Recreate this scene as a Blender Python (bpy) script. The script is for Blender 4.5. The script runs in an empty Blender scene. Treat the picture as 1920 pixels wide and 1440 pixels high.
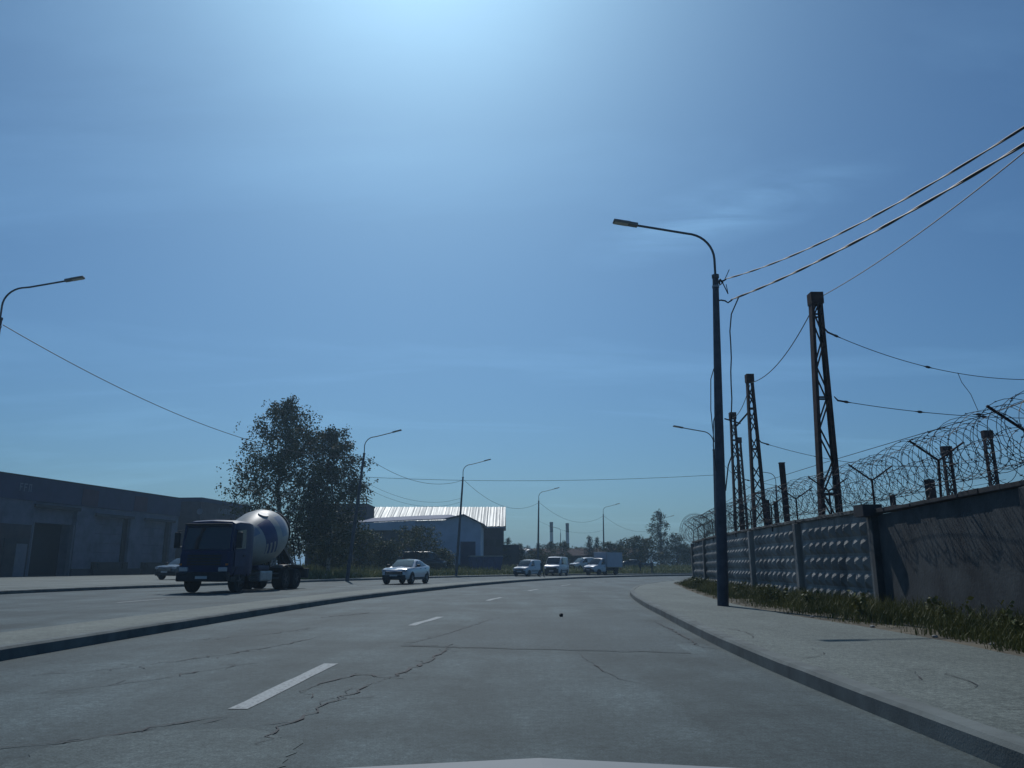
import bpy, bmesh, math, random
from mathutils import Vector, Matrix, Quaternion
R = math.radians
rng = random.Random(7)
scene = bpy.context.scene
col = scene.collection

HAZE = 0.00065
# ------------------------------------------------------------------ camera, sky, sun, exposure
SUN = Vector((-0.0939, 0.6691, 0.7372)).normalized()
cam_d = bpy.data.cameras.new('camera'); cam = bpy.data.objects.new('camera', cam_d); col.objects.link(cam)
cam.location = (0, 0, 1.2); cam.rotation_euler = (R(90 + 12.94), 0, 0)
cam_d.sensor_width = 36; cam_d.lens = 27.75; cam_d.clip_start = 0.05; cam_d.clip_end = 6000
scene.camera = cam

world = bpy.data.worlds.new('World'); scene.world = world; world.use_nodes = True
nt = world.node_tree; nt.nodes.clear()
wo = nt.nodes.new('ShaderNodeOutputWorld'); bg = nt.nodes.new('ShaderNodeBackground')
sky = nt.nodes.new('ShaderNodeTexSky'); sky.sky_type = 'NISHITA'; sky.sun_disc = False
sky.sun_elevation = math.asin(SUN.z); sky.sun_rotation = math.atan2(SUN.x, SUN.y)
sky.altitude = 0; sky.air_density = 1.0; sky.dust_density = 1.9; sky.ozone_density = 5.0
bg.inputs['Strength'].default_value = 0.076
# thin cirrus: noise stretched over the dome, faint
tc = nt.nodes.new('ShaderNodeTexCoord'); sep = nt.nodes.new('ShaderNodeSeparateXYZ')
nt.links.new(tc.outputs['Generated'], sep.inputs[0])
def wmath(op, a, b=None):
    n = nt.nodes.new('ShaderNodeMath'); n.operation = op
    for i, q in enumerate((a, b)):
        if q is None: continue
        if isinstance(q, (int, float)): n.inputs[i].default_value = q
        else: nt.links.new(q, n.inputs[i])
    return n.outputs[0]
zc = wmath('ADD', wmath('MAXIMUM', sep.outputs['Z'], 0.0), 0.12)
cx = wmath('DIVIDE', sep.outputs['X'], zc); cy = wmath('DIVIDE', sep.outputs['Y'], zc)
cmb = nt.nodes.new('ShaderNodeCombineXYZ'); nt.links.new(cx, cmb.inputs[0]); nt.links.new(cy, cmb.inputs[1])
mp = nt.nodes.new('ShaderNodeMapping'); mp.inputs['Rotation'].default_value = (0, 0, R(-28)); mp.inputs['Scale'].default_value = (0.55, 1.7, 1); mp.inputs['Location'].default_value = (0.62, 0.35, 0)
nt.links.new(cmb.outputs[0], mp.inputs[0])
no = nt.nodes.new('ShaderNodeTexNoise'); no.inputs['Scale'].default_value = 1.1; no.inputs['Detail'].default_value = 9; no.inputs['Roughness'].default_value = 0.55; no.inputs['Distortion'].default_value = 0.6
nt.links.new(mp.outputs[0], no.inputs['Vector'])
cr = nt.nodes.new('ShaderNodeValToRGB'); cr.color_ramp.elements[0].position = 0.52; cr.color_ramp.elements[1].position = 0.86
nt.links.new(no.outputs['Fac'], cr.inputs[0])
# one brighter wisp standing high to the right
wm = nt.nodes.new('ShaderNodeMapping'); wm.vector_type = 'TEXTURE'; wm.inputs['Location'].default_value = (0.47, 1.66, 0); wm.inputs['Rotation'].default_value = (0, 0, R(-40)); wm.inputs['Scale'].default_value = (0.42, 0.16, 1)
nt.links.new(cmb.outputs[0], wm.inputs[0]); gr = nt.nodes.new('ShaderNodeTexGradient'); gr.gradient_type = 'SPHERICAL'; nt.links.new(wm.outputs[0], gr.inputs[0])
n2 = nt.nodes.new('ShaderNodeTexNoise'); n2.inputs['Scale'].default_value = 5; n2.inputs['Detail'].default_value = 8; n2.inputs['Roughness'].default_value = .6; n2.inputs['Distortion'].default_value = 1.0; nt.links.new(mp.outputs[0], n2.inputs['Vector'])
wisp = wmath('MULTIPLY', gr.outputs['Fac'], wmath('MULTIPLY', wmath('MAXIMUM', wmath('SUBTRACT', n2.outputs['Fac'], .32), 0.0), 2.2))
mx = nt.nodes.new('ShaderNodeMixRGB'); mx.blend_type = 'ADD'; mx.inputs['Color2'].default_value = (3.2, 3.5, 3.7, 1)
nt.links.new(wmath('ADD', wmath('MULTIPLY', cr.outputs[0], 0.5), wisp), mx.inputs['Fac']); nt.links.new(sky.outputs[0], mx.inputs['Color1'])
tint = nt.nodes.new('ShaderNodeMixRGB'); tint.blend_type = 'MULTIPLY'; tint.inputs['Fac'].default_value = 1; tint.inputs['Color2'].default_value = (0.53, 0.905, 1.165, 1)
nt.links.new(mx.outputs[0], tint.inputs['Color1']); nt.links.new(tint.outputs[0], bg.inputs['Color']); nt.links.new(bg.outputs[0], wo.inputs[0])

sun_d = bpy.data.lights.new('sun', 'SUN'); sun = bpy.data.objects.new('sun', sun_d); col.objects.link(sun)
sun_d.energy = 3.4; sun_d.angle = R(0.53); sun_d.color = (1.0, 0.99, 0.965)
sun.rotation_euler = SUN.to_track_quat('Z', 'Y').to_euler(); sun.location = (-10, 60, 80)

scene.view_settings.view_transform = 'Standard'; scene.view_settings.look = 'None'
scene.view_settings.exposure = -0.55; scene.view_settings.gamma = 1.0
scene.render.engine = 'CYCLES'

# ------------------------------------------------------------------ materials
MATS = {}
def nodes_of(m): return m.node_tree.nodes, m.node_tree.links
def mat(name, c, rough=0.8, metal=0.0, var=0.12, scale=3.0, bump=0.0, bscale=40.0, c2=None, spec=0.4, coat=0.0, coords='Object', detail=6, lo=0.35, hi=0.65, stretch=None):
    if name in MATS: return MATS[name]
    m = bpy.data.materials.new(name); m.use_nodes = True
    N, L = nodes_of(m); b = N['Principled BSDF']
    b.inputs['Roughness'].default_value = rough; b.inputs['Metallic'].default_value = metal
    b.inputs['Specular IOR Level'].default_value = spec; b.inputs['Coat Weight'].default_value = coat
    if coords == 'World':
        src = N.new('ShaderNodeNewGeometry').outputs['Position']
    else: src = N.new('ShaderNodeTexCoord').outputs[coords]
    if stretch:
        q = N.new('ShaderNodeMapping'); q.inputs['Scale'].default_value = stretch; L.new(src, q.inputs[0]); src = q.outputs[0]
    n = N.new('ShaderNodeTexNoise'); n.inputs['Scale'].default_value = scale; n.inputs['Detail'].default_value = detail; n.inputs['Roughness'].default_value = 0.6
    L.new(src, n.inputs['Vector'])
    r = N.new('ShaderNodeValToRGB'); r.color_ramp.elements[0].position = lo; r.color_ramp.elements[1].position = hi
    a = tuple(max(0, q * (1 - var)) for q in c); z = tuple(min(1, q * (1 + var)) for q in (c2 or c))
    r.color_ramp.elements[0].color = (*a, 1); r.color_ramp.elements[1].color = (*z, 1)
    L.new(n.outputs['Fac'], r.inputs[0]); L.new(r.outputs[0], b.inputs['Base Color'])
    if bump:
        n2 = N.new('ShaderNodeTexNoise'); n2.inputs['Scale'].default_value = bscale; n2.inputs['Detail'].default_value = 4
        L.new(src, n2.inputs['Vector'])
        bp = N.new('ShaderNodeBump'); bp.inputs['Strength'].default_value = bump; bp.inputs['Distance'].default_value = 0.02
        L.new(n2.outputs['Fac'], bp.inputs['Height']); L.new(bp.outputs[0], b.inputs['Normal'])
    MATS[name] = m; return m

def asphalt(name, base, streak=0.25, agg=0.5):
    m = bpy.data.materials.new(name); m.use_nodes = True; N, L = nodes_of(m); b = N['Principled BSDF']
    b.inputs['Roughness'].default_value = 0.78; b.inputs['Specular IOR Level'].default_value = 0.42; b.inputs['Specular Tint'].default_value = (.72, .95, 1.0, 1)
    g = N.new('ShaderNodeNewGeometry'); P = g.outputs['Position']
    def noise(s, d=5, st=None, ro=0.6):
        src = P
        if st:
            q = N.new('ShaderNodeMapping'); q.inputs['Scale'].default_value = st; L.new(P, q.inputs[0]); src = q.outputs[0]
        n = N.new('ShaderNodeTexNoise'); n.inputs['Scale'].default_value = s; n.inputs['Detail'].default_value = d; n.inputs['Roughness'].default_value = ro
        L.new(src, n.inputs['Vector']); return n.outputs['Fac']
    def mr(x, a, bb, c, d):
        n = N.new('ShaderNodeMapRange'); L.new(x, n.inputs[0])
        for i, q in enumerate((a, bb, c, d)): n.inputs[i + 1].default_value = q
        return n.outputs[0]
    def mul(x, y):
        n = N.new('ShaderNodeMath'); n.operation = 'MULTIPLY'; L.new(x, n.inputs[0]); L.new(y, n.inputs[1]); return n.outputs[0]
    v = mr(noise(0.35, 7, None, .65), 0.36, 0.64, 1 - streak, 1 + streak)                 # large mottling
    v = mul(v, mr(noise(0.9, 5, (1.0, 0.12, 1)), 0.3, 0.7, 1 - streak, 1 + streak))   # wheel-track streaks along the road
    v = mul(v, mr(noise(3.5, 6), 0.3, 0.7, 0.86, 1.14))
    v = mul(v, mr(noise(14, 4, None, 0.75), 0.3, 0.7, 1 - agg * .75, 1 + agg * .75))
    v = mul(v, mr(noise(55, 3, None, 0.75), 0.3, 0.7, 1 - agg * 1.2, 1 + agg * 1.2))    # aggregate
    v = mul(v, mr(noise(170, 2), 0.55, 0.75, 1.0, 1.0 + agg))
    r = N.new('ShaderNodeMixRGB'); r.blend_type = 'MULTIPLY'; r.inputs['Fac'].default_value = 1; r.inputs['Color1'].default_value = (*base, 1)
    L.new(v, r.inputs['Color2']); L.new(r.outputs[0], b.inputs['Base Color'])
    bp = N.new('ShaderNodeBump'); bp.inputs['Strength'].default_value = 0.5; bp.inputs['Distance'].default_value = 0.012
    L.new(noise(60, 4, None, 0.7), bp.inputs['Height']); L.new(bp.outputs[0], b.inputs['Normal'])
    MATS[name] = m; return m

ASPH = asphalt('asphalt_old', (0.042, 0.057, 0.060), 0.48, 0.6)
ASPH_M = asphalt('asphalt_worn', (0.062, 0.080, 0.080), 0.3, 0.55)
ASPH_D = asphalt('asphalt_patch_dark', (0.036, 0.049, 0.053), 0.25, 0.55)
ASPH_L = asphalt('asphalt_pavement', (0.098, 0.112, 0.10), 0.14, 0.5)
ASPH_F = asphalt('asphalt_forecourt', (0.112, 0.124, 0.112), 0.2, 0.35)
MED = asphalt('median_fill', (0.115, 0.126, 0.108), 0.2, 0.4)
KERB = mat('kerb_concrete', (0.122, 0.142, 0.138), 0.9, 0, 0.25, 2.2, 0.15, 60, coords='World')
PAINT = mat('road_paint', (0.11, 0.12, 0.125), 0.8, 0, 0.1, 26.0, 0.3, 60, c2=(0.31, 0.34, 0.34), coords='World', lo=0.32, hi=0.5, detail=9)
SOIL = mat('soil', (0.07, 0.06, 0.042), 0.95, 0, 0.3, 1.5, 0.6, 12, c2=(0.115, 0.1, 0.07), coords='World')
GRASSG = mat('grass_ground', (0.055, 0.075, 0.026), 0.95, 0, 0.3, 0.8, 0.8, 6, c2=(0.12, 0.125, 0.045), coords='World')
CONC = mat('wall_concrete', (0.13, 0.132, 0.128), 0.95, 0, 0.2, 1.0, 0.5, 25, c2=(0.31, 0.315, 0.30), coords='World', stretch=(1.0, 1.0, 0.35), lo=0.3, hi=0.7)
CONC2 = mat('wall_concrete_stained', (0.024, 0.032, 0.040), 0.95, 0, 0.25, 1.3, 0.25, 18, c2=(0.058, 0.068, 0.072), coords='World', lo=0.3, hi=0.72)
POLE = mat('pole_paint_grey', (0.07, 0.08, 0.10), 0.6, 0.2, 0.25, 3.0, 0.2, 20)
POLEC = mat('pole_metal_grey', (0.09, 0.10, 0.115), 0.55, 0.4, 0.2, 3.0)
HEADM = mat('lamp_housing', (0.20, 0.19, 0.18), 0.5, 0.2, 0.1, 8)
LENS = mat('lamp_lens', (0.55, 0.53, 0.45), 0.25, 0, 0.05, 20)
RUST = mat('rusty_steel', (0.022, 0.016, 0.02), 0.9, 0.0, 0.35, 2.5, 0.4, 30, c2=(0.05, 0.028, 0.026), spec=0.2)
WIRE = mat('wire_black', (0.02, 0.02, 0.022), 0.6, 0, 0.1, 5)
CABLE = mat('cable_sheath', (0.03, 0.03, 0.034), 0.6, 0, 0.2, 9, spec=0.35)
RAZOR = mat('razor_wire', (0.03, 0.032, 0.036), 0.6, 0.3, 0.3, 4, c2=(0.05, 0.05, 0.055))
BARK = mat('birch_bark', (0.10, 0.09, 0.08), 0.9, 0, 0.5, 5, 0.5, 14, c2=(0.35, 0.33, 0.30))
BARKD = mat('dark_bark', (0.045, 0.035, 0.028), 0.9, 0, 0.35, 6, 0.6, 14)
def leaf_mat(name, c, c2):
    m = mat(name, c, 0.6, 0, 0.2, 0.9, c2=c2, coords='World', spec=0.12)
    N, L = nodes_of(m); b = N['Principled BSDF']; o = [n for n in N if n.type == 'OUTPUT_MATERIAL'][0]
    tr = N.new('ShaderNodeBsdfTranslucent'); ms = N.new('ShaderNodeMixShader'); ms.inputs[0].default_value = 0.14
    L.new(b.inputs['Base Color'].links[0].from_socket, tr.inputs['Color'])
    L.new(b.outputs[0], ms.inputs[1]); L.new(tr.outputs[0], ms.inputs[2]); L.new(ms.outputs[0], o.inputs[0]); return m
BLADE = leaf_mat('grass_blade', (0.075, 0.11, 0.03), (0.18, 0.18, 0.065))
LEAF = leaf_mat('birch_leaf', (0.035, 0.05, 0.016), (0.075, 0.085, 0.028))
LEAF2 = leaf_mat('bush_leaf', (0.045, 0.062, 0.018), (0.10, 0.11, 0.035))
LEAF3 = leaf_mat('conifer_leaf', (0.022, 0.035, 0.018), (0.045, 0.06, 0.028))
RUBBER = mat('tyre_rubber', (0.018, 0.018, 0.019), 0.85, 0, 0.2, 12)
RIM = mat('rim_alloy', (0.35, 0.35, 0.36), 0.35, 0.7, 0.1, 9)
RIMD = mat('rim_dark', (0.06, 0.06, 0.065), 0.5, 0.4, 0.2, 9)
GLASS = mat('car_glass', (0.012, 0.016, 0.022), 0.04, 0, 0.1, 3, spec=0.7)
BLACKP = mat('black_plastic', (0.016, 0.017, 0.019), 0.55, 0, 0.2, 6)
CHROME = mat('chrome', (0.6, 0.6, 0.62), 0.15, 1.0, 0.05, 5)
HLAMP = mat('headlamp_lens', (0.45, 0.48, 0.52), 0.08, 0.2, 0.1, 14, spec=0.8)
INDIC = mat('indicator_lens', (0.5, 0.16, 0.03), 0.2, 0, 0.1, 10)
PLATE = mat('number_plate', (0.55, 0.55, 0.53), 0.5, 0, 0.05, 20)
WHITE = mat('white_car_paint', (0.62, 0.64, 0.66), 0.28, 0, 0.04, 2, coat=0.6)
WHITE2 = mat('white_van_paint', (0.58, 0.60, 0.62), 0.35, 0, 0.07, 2.5, coat=0.3)
SILV = mat('silver_bonnet_paint', (0.20, 0.215, 0.22), 0.6, 0, 0.06, 3)
BLUEP = mat('truck_blue_paint', (0.012, 0.022, 0.075), 0.5, 0, 0.15, 3, spec=0.25)
DARKP = mat('dark_car_paint', (0.02, 0.022, 0.028), 0.25, 0, 0.1, 3, coat=0.6)
GREYP = mat('grey_car_paint', (0.10, 0.105, 0.11), 0.3, 0.2, 0.1, 3, coat=0.5)
STEEL = mat('truck_chassis', (0.03, 0.03, 0.033), 0.7, 0.2, 0.3, 5, 0.2, 20)
GALV = mat('galvanised', (0.30, 0.31, 0.32), 0.45, 0.6, 0.15, 4)

# ------------------------------------------------------------------ mesh builder
class MB:
    def __init__(s): s.v = []; s.f = []; s.m = []
    def add(s, vs, fs, mi=0):
        o = len(s.v); s.v.extend(tuple(q) for q in vs); s.f.extend(tuple(i + o for i in f) for f in fs); s.m.extend([mi] * len(fs)); return s
    def box(s, a, b, mi=0, M=None):
        x0, y0, z0 = a; x1, y1, z1 = b
        vs = [Vector(p) for p in ((x0,y0,z0),(x1,y0,z0),(x1,y1,z0),(x0,y1,z0),(x0,y0,z1),(x1,y0,z1),(x1,y1,z1),(x0,y1,z1))]
        if M: vs = [M @ p for p in vs]
        return s.add(vs, [(3,2,1,0),(4,5,6,7),(0,1,5,4),(1,2,6,5),(2,3,7,6),(3,0,4,7)], mi)
    def cbox(s, a, b, ch=0.03, mi=0, M=None):
        # chamfered box
        x0, y0, z0 = a; x1, y1, z1 = b
        bm = bmesh.new(); bmesh.ops.create_cube(bm, size=1)
        for v in bm.verts: v.co = Vector((x0 + (v.co.x + .5) * (x1 - x0), y0 + (v.co.y + .5) * (y1 - y0), z0 + (v.co.z + .5) * (z1 - z0)))
        bmesh.ops.bevel(bm, geom=list(bm.edges), offset=min(ch, .45 * min(x1 - x0, y1 - y0, z1 - z0)), segments=2, affect='EDGES', profile=0.6)
        bm.verts.index_update(); vs = [(M @ v.co) if M else v.co.copy() for v in bm.verts]; fs = [[v.index for v in f.verts] for f in bm.faces]; bm.free()
        return s.add(vs, fs, mi)
    def bar(s, p, q, w, h=None, mi=0, up=(0, 0, 1)):
        p = Vector(p); q = Vector(q); d = q - p; l = d.length
        if l < 1e-6: return s
        d.normalize(); u = Vector(up); sd = d.cross(u)
        if sd.length < 1e-3: sd = d.cross(Vector((1, 0, 0)))
        sd.normalize(); u = sd.cross(d); h = h or w
        vs = []
        for c in (p, q):
            for a, b in ((-1,-1),(1,-1),(1,1),(-1,1)): vs.append(c + sd * (a * w / 2) + u * (b * h / 2))
        return s.add(vs, [(3,2,1,0),(4,5,6,7),(0,1,5,4),(1,2,6,5),(2,3,7,6),(3,0,4,7)], mi)
    def tube(s, pts, r, n=8, mi=0, cap=True):
        pts = [Vector(p) for p in pts]; k = len(pts)
        rs = r if isinstance(r, (list, tuple)) else [r] * k
        vs = []; fs = []; prev = None
        for i, p in enumerate(pts):
            t = (pts[min(i + 1, k - 1)] - pts[max(i - 1, 0)])
            t = t.normalized() if t.length > 1e-9 else Vector((0, 0, 1))
            if prev is None:
                a = t.cross(Vector((0, 0, 1)));
                if a.length < 0.05: a = t.cross(Vector((1, 0, 0)))
            else: a = prev - t * prev.dot(t)
            if a.length < 1e-6: a = t.orthogonal()
            a.normalize(); prev = a; b = t.cross(a)
            for j in range(n):
                an = 2 * math.pi * j / n; vs.append(p + (a * math.cos(an) + b * math.sin(an)) * rs[i])
        for i in range(k - 1):
            for j in range(n):
                j2 = (j + 1) % n; fs.append((i * n + j, i * n + j2, (i + 1) * n + j2, (i + 1) * n + j))
        if cap: fs.append(tuple(range(n - 1, -1, -1))); fs.append(tuple((k - 1) * n + j for j in range(n)))
        return s.add(vs, fs, mi)
    def prism(s, poly, M, t, mi=0):
        # poly in local XY, extruded from z=0 to z=t, then transformed
        n = len(poly); vs = [M @ Vector((x, y, 0)) for x, y in poly] + [M @ Vector((x, y, t)) for x, y in poly]
        fs = [tuple(range(n - 1, -1, -1)), tuple(range(n, 2 * n))] + [(i, (i + 1) % n, n + (i + 1) % n, n + i) for i in range(n)]
        return s.add(vs, fs, mi)
    def lathe(s, prof, n=24, M=None, mi=0, caps=True):
        # prof: (axial z, radius)
        vs = []; fs = []
        for z, r in prof:
            for j in range(n):
                a = 2 * math.pi * j / n; p = Vector((r * math.cos(a), r * math.sin(a), z)); vs.append(M @ p if M else p)
        for i in range(len(prof) - 1):
            for j in range(n): fs.append((i * n + j, i * n + (j + 1) % n, (i + 1) * n + (j + 1) % n, (i + 1) * n + j))
        if caps: fs.append(tuple(range(n - 1, -1, -1))); fs.append(tuple((len(prof) - 1) * n + j for j in range(n)))
        return s.add(vs, fs, mi)
    def mesh(s, name, mats, smooth=False):
        me = bpy.data.meshes.new(name); me.from_pydata(s.v, [], s.f)
        for m in (mats if isinstance(mats, (list, tuple)) else [mats]): me.materials.append(m)
        if any(s.m): me.polygons.foreach_set('material_index', s.m)
        if smooth:
            me.polygons.foreach_set('use_smooth', [True] * len(me.polygons))
            if smooth != 'all': me.set_sharp_from_angle(angle=R(38))
        me.update(); return me
    def build(s, name, mats, parent=None, smooth=False):
        o = bpy.data.objects.new(name, s.mesh(name, mats, smooth)); col.objects.link(o)
        if parent: o.parent = parent
        return o

def tag(o, label=None, cat=None, group=None, kind=None):
    if label: o['label'] = label
    if cat: o['category'] = cat
    if group: o['group'] = group
    if kind: o['kind'] = kind
    return o
def empty(name, loc=(0, 0, 0), rz=0.0, label=None, cat=None, group=None):
    o = bpy.data.objects.new(name, None); col.objects.link(o); o.location = loc; o.rotation_euler = (0, 0, rz); o.empty_display_size = 0.2
    return tag(o, label, cat, group)
def copy_tree(o, parent=None):
    c = o.copy(); col.objects.link(c); c.parent = parent
    for ch in o.children: copy_tree(ch, c)
    return c

# ------------------------------------------------------------------ curves of the road
def spline(pts, step=1.0):
    P = [Vector((*p, 0)) for p in pts]; out = []
    for i in range(len(P) - 1):
        p0 = P[max(i - 1, 0)]; p1 = P[i]; p2 = P[i + 1]; p3 = P[min(i + 2, len(P) - 1)]
        n = max(2, int((p2 - p1).length / step))
        for k in range(n):
            t = k / n
            out.append(0.5 * ((2 * p1) + (p2 - p0) * t + (2 * p0 - 5 * p1 + 4 * p2 - p3) * t * t + (3 * p1 - p0 - 3 * p2 + p3) * t ** 3))
    out.append(P[-1]); return out
def resample(c, n):
    L = [0]
    for i in range(1, len(c)): L.append(L[-1] + (c[i] - c[i - 1]).length)
    out = []; j = 0
    for k in range(n):
        d = L[-1] * k / (n - 1)
        while j < len(L) - 2 and L[j + 1] < d: j += 1
        u = (d - L[j]) / max(1e-9, L[j + 1] - L[j]); out.append(c[j].lerp(c[j + 1], min(1, max(0, u))))
    return out
def offset(c, d):   # d > 0: to the left of travel
    out = []
    for i, p in enumerate(c):
        t = c[min(i + 1, len(c) - 1)] - c[max(i - 1, 0)]; t.normalize(); out.append(p + Vector((-t.y, t.x, 0)) * d)
    return out
def strip(name, a, b, z, m, n=160, kind='structure', zb=None):
    A = resample(a, n); B = resample(b, n); mb = MB()
    vs = [(p.x, p.y, z) for p in A] + [(p.x, p.y, z if zb is None else zb) for p in B]
    mb.add(vs, [(i, i + 1, n + i + 1, n + i) for i in range(n - 1)])
    o = mb.build(name, m); tag(o, kind=kind); return o
def kerb(name, c, w, z0, z1, n=220, side=1):
    A = resample(c, n); B = offset(A, w * side); ch = 0.03; A2 = offset(A, ch * side); B2 = offset(A, (w - 0.005) * side); mb = MB(); vs = []
    for i in range(n):
        j = rng.uniform(-0.004, 0.004)
        vs += [(A[i].x, A[i].y, z0), (A[i].x, A[i].y, z1 - ch + j), (A2[i].x, A2[i].y, z1 + j), (B2[i].x, B2[i].y, z1 + j), (B[i].x, B[i].y, z0)]
    fs = []
    for i in range(n - 1):
        for k in range(4): fs.append((i * 5 + k, i * 5 + k + 1, (i + 1) * 5 + k + 1, (i + 1) * 5 + k))
    mb.add(vs, fs); return tag(mb.build(name, KERB), kind='structure')

RK = spline([(2.85,-40),(2.9,-10),(2.98,5.5),(3.05,10.8),(3.3,15.2),(3.57,19),(4.0,25.2),(4.6,31.4),(5.35,36.8),(7.0,44.8),(9.2,52),(12.7,60.5),(20,70),(31,78.5),(46,86),(72,94),(120,102)], 0.7)
LK = spline([(-7.0,-40),(-6.8,-10),(-6.62,8),(-6.5,12.5),(-6.4,15),(-6.2,19.5),(-5.85,25.2),(-5.2,31.4),(-4,38.8),(-1.95,49.5),(1.9,64),(7.2,77),(14,88),(21,95),(32,102),(50,109),(75,116),(120,124)], 0.7)
FK = spline([(-25,-40),(-24,0),(-22.6,20),(-21.6,34),(-20.7,40),(-18.9,47),(-15.6,57),(-12.6,65.5),(-8.6,76),(-4.2,85),(1.5,94),(9,102),(20,109.5),(36,117.5),(60,126),(120,138)], 0.7)
ML = offset(LK, 1.8)

# ground, one sheet to the horizon
mb = MB(); gs = [-3000, -800, -300, -120, 0, 120, 300, 800, 3000]
mb.add([(x, y, -0.06) for y in gs for x in gs], [(j * 9 + i, j * 9 + i + 1, (j + 1) * 9 + i + 1, (j + 1) * 9 + i) for j in range(8) for i in range(8)])
tag(mb.build('ground', GRASSG), kind='structure')
strip('road', FK, RK, 0.0, ASPH, 240)
strip('median_strip', offset(LK, 0.2), offset(LK, 1.62), 0.165, MED, 240)
kerb('kerb_median_near', LK, 0.2, -0.02, 0.17, 300, 1)
kerb('kerb_median_far', ML, 0.18, -0.02, 0.14, 260, -1)
kerb('kerb_right', RK, 0.2, -0.02, 0.16, 300, -1)
kerb('kerb_far', FK, 0.2, -0.02, 0.16, 300, 1)
# right pavement and the strip of soil between it and the wall
GE = spline([(5.8,-40),(5.85,-5),(5.95,8),(6.15,11.6),(6.2,14),(6.05,17),(6.05,20),(6.35,25),(7.3,33),(8.6,41.6),(10.2,51),(13.5,58.5),(20.8,68),(31.8,76.5),(47,83.5),(73,91),(121,99)], 0.7)
strip('pavement', offset(RK, -0.195), GE, 0.152, ASPH_L, 240)
WB = spline([(9,-40),(9,0),(8.6,12),(9.6,18.6),(9.8,24),(10.2,29.5),(11,40),(12,47),(14,54),(24,64),(36,72),(52,78),(78,84),(122,92)], 0.7)
strip('soil_strip', GE, WB, 0.140, SOIL, 200, zb=0.20)
strip('yard_ground', WB, [Vector((60,-40,0)), Vector((130,-20,0)), Vector((160,60,0)), Vector((130,90,0))], 0.16, SOIL, 60)
# far pavement, then rising rough grass; asphalt forecourt on the left
strip('far_pavement', offset(FK, 0.195), offset(FK, 1.9), 0.150, ASPH_F, 240)
FKr = resample(FK, 400)
def fk_part(y0, y1): return [p for p in FKr if y0 <= p.y <= y1]
fore = fk_part(-40, 62); fo = offset(fore, 1.88)
strip('forecourt', fo, [Vector((-75,-40,0)), Vector((-60,20,0)), Vector((-52,60,0)), Vector((-46,90,0)), Vector((-41.5,125,0)), Vector((-32,122,0)), Vector((-24,95,0)), Vector((-18,64,0))], 0.158, ASPH_F, 160)
def sm(a, b, x):
    t = min(1, max(0, (x - a) / (b - a))); return t * t * (3 - 2 * t)
vk = fk_part(57, 140); ds = [1.85, 2.6, 4, 6, 8, 11, 14, 18, 24, 32, 42, 55]
mb = MB(); A = resample(vk, 90); vrows = [offset(A, d) for d in ds]
def verge_z(d, along): return 0.14 + 0.62 * sm(3, 14, d) * sm(2, 14, along) + 0.08 * math.sin(along * 0.7 + d * 0.5) * sm(3, 8, d) * sm(2, 14, along)
ALONG = [0]
for i in range(1, 90): ALONG.append(ALONG[-1] + (A[i] - A[i - 1]).length)
for r, d in zip(vrows, ds):
    mb.v.extend((p.x, p.y, (verge_z(d, ALONG[i]) if d < 54 else -0.3) * sm(-3, 2, p.x + 17 + (p.y - 62) * .285) - .03) for i, p in enumerate(r))
for k in range(len(ds) - 1):
    for i in range(89): mb.f.append((k * 90 + i, k * 90 + i + 1, (k + 1) * 90 + i + 1, (k + 1) * 90 + i)); mb.m.append(0)
tag(mb.build('verge', GRASSG, smooth='all'), kind='structure')

# painted markings: each dash its own sheet following the lane
def at_y(c, y):
    for i in range(1, len(c)):
        if c[i].y >= y > c[i - 1].y: return c[i - 1].lerp(c[i], (y - c[i - 1].y) / (c[i].y - c[i - 1].y))
LANE = spline([(-2.6,-20),(-2.4,4),(-2.34,7.2),(-2.26,10.4),(-2.05,16.8),(-1.72,19.5),(-0.84,28.6),(-0.4,31.4),(0.8,39.2),(1.3,41.8),(3.4,50.8),(6.6,60),(11.5,69.5),(19,79.5),(29,87.5),(44,95),(70,103),(118,112)], 0.25)
def dash(c, y0, y1, w, name='lane_marking'):
    pts = [at_y(c, y0 + (y1 - y0) * k / 8) for k in range(9)]; pts = [p for p in pts if p is not None]
    L_ = offset(pts, w / 2); R_ = offset(pts, -w / 2); n = len(pts); mb = MB()
    mb.add([(p.x + rng.uniform(-.006, .006), p.y, 0.005) for p in L_] + [(p.x + rng.uniform(-.006, .006), p.y, 0.005) for p in R_], [(i, n + i, n + i + 1, i + 1) for i in range(n - 1)])
    tag(mb.build(name, PAINT), kind='structure')
for y0, y1 in [(-3.4,-0.2),(7.2,10.4),(16.8,19.6),(28.5,31.3),(39.2,41.9),(49.2,51.9),(58.3,60.8),(66.6,69)]: dash(LANE, y0, y1, 0.17)
FL = offset(LK, 7.3); FE = offset(LK, 2.3)
for y0, y1 in [(3,6),(14,17),(27,30),(37,40),(46.5,49.5),(56,59),(66,68.6),(75,77.4)]: dash(FL, y0, y1, 0.15)
dash(FE, 8, 18.5, 0.12, 'edge_marking'); dash(FE, 24, 30, 0.12, 'edge_marking')

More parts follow.
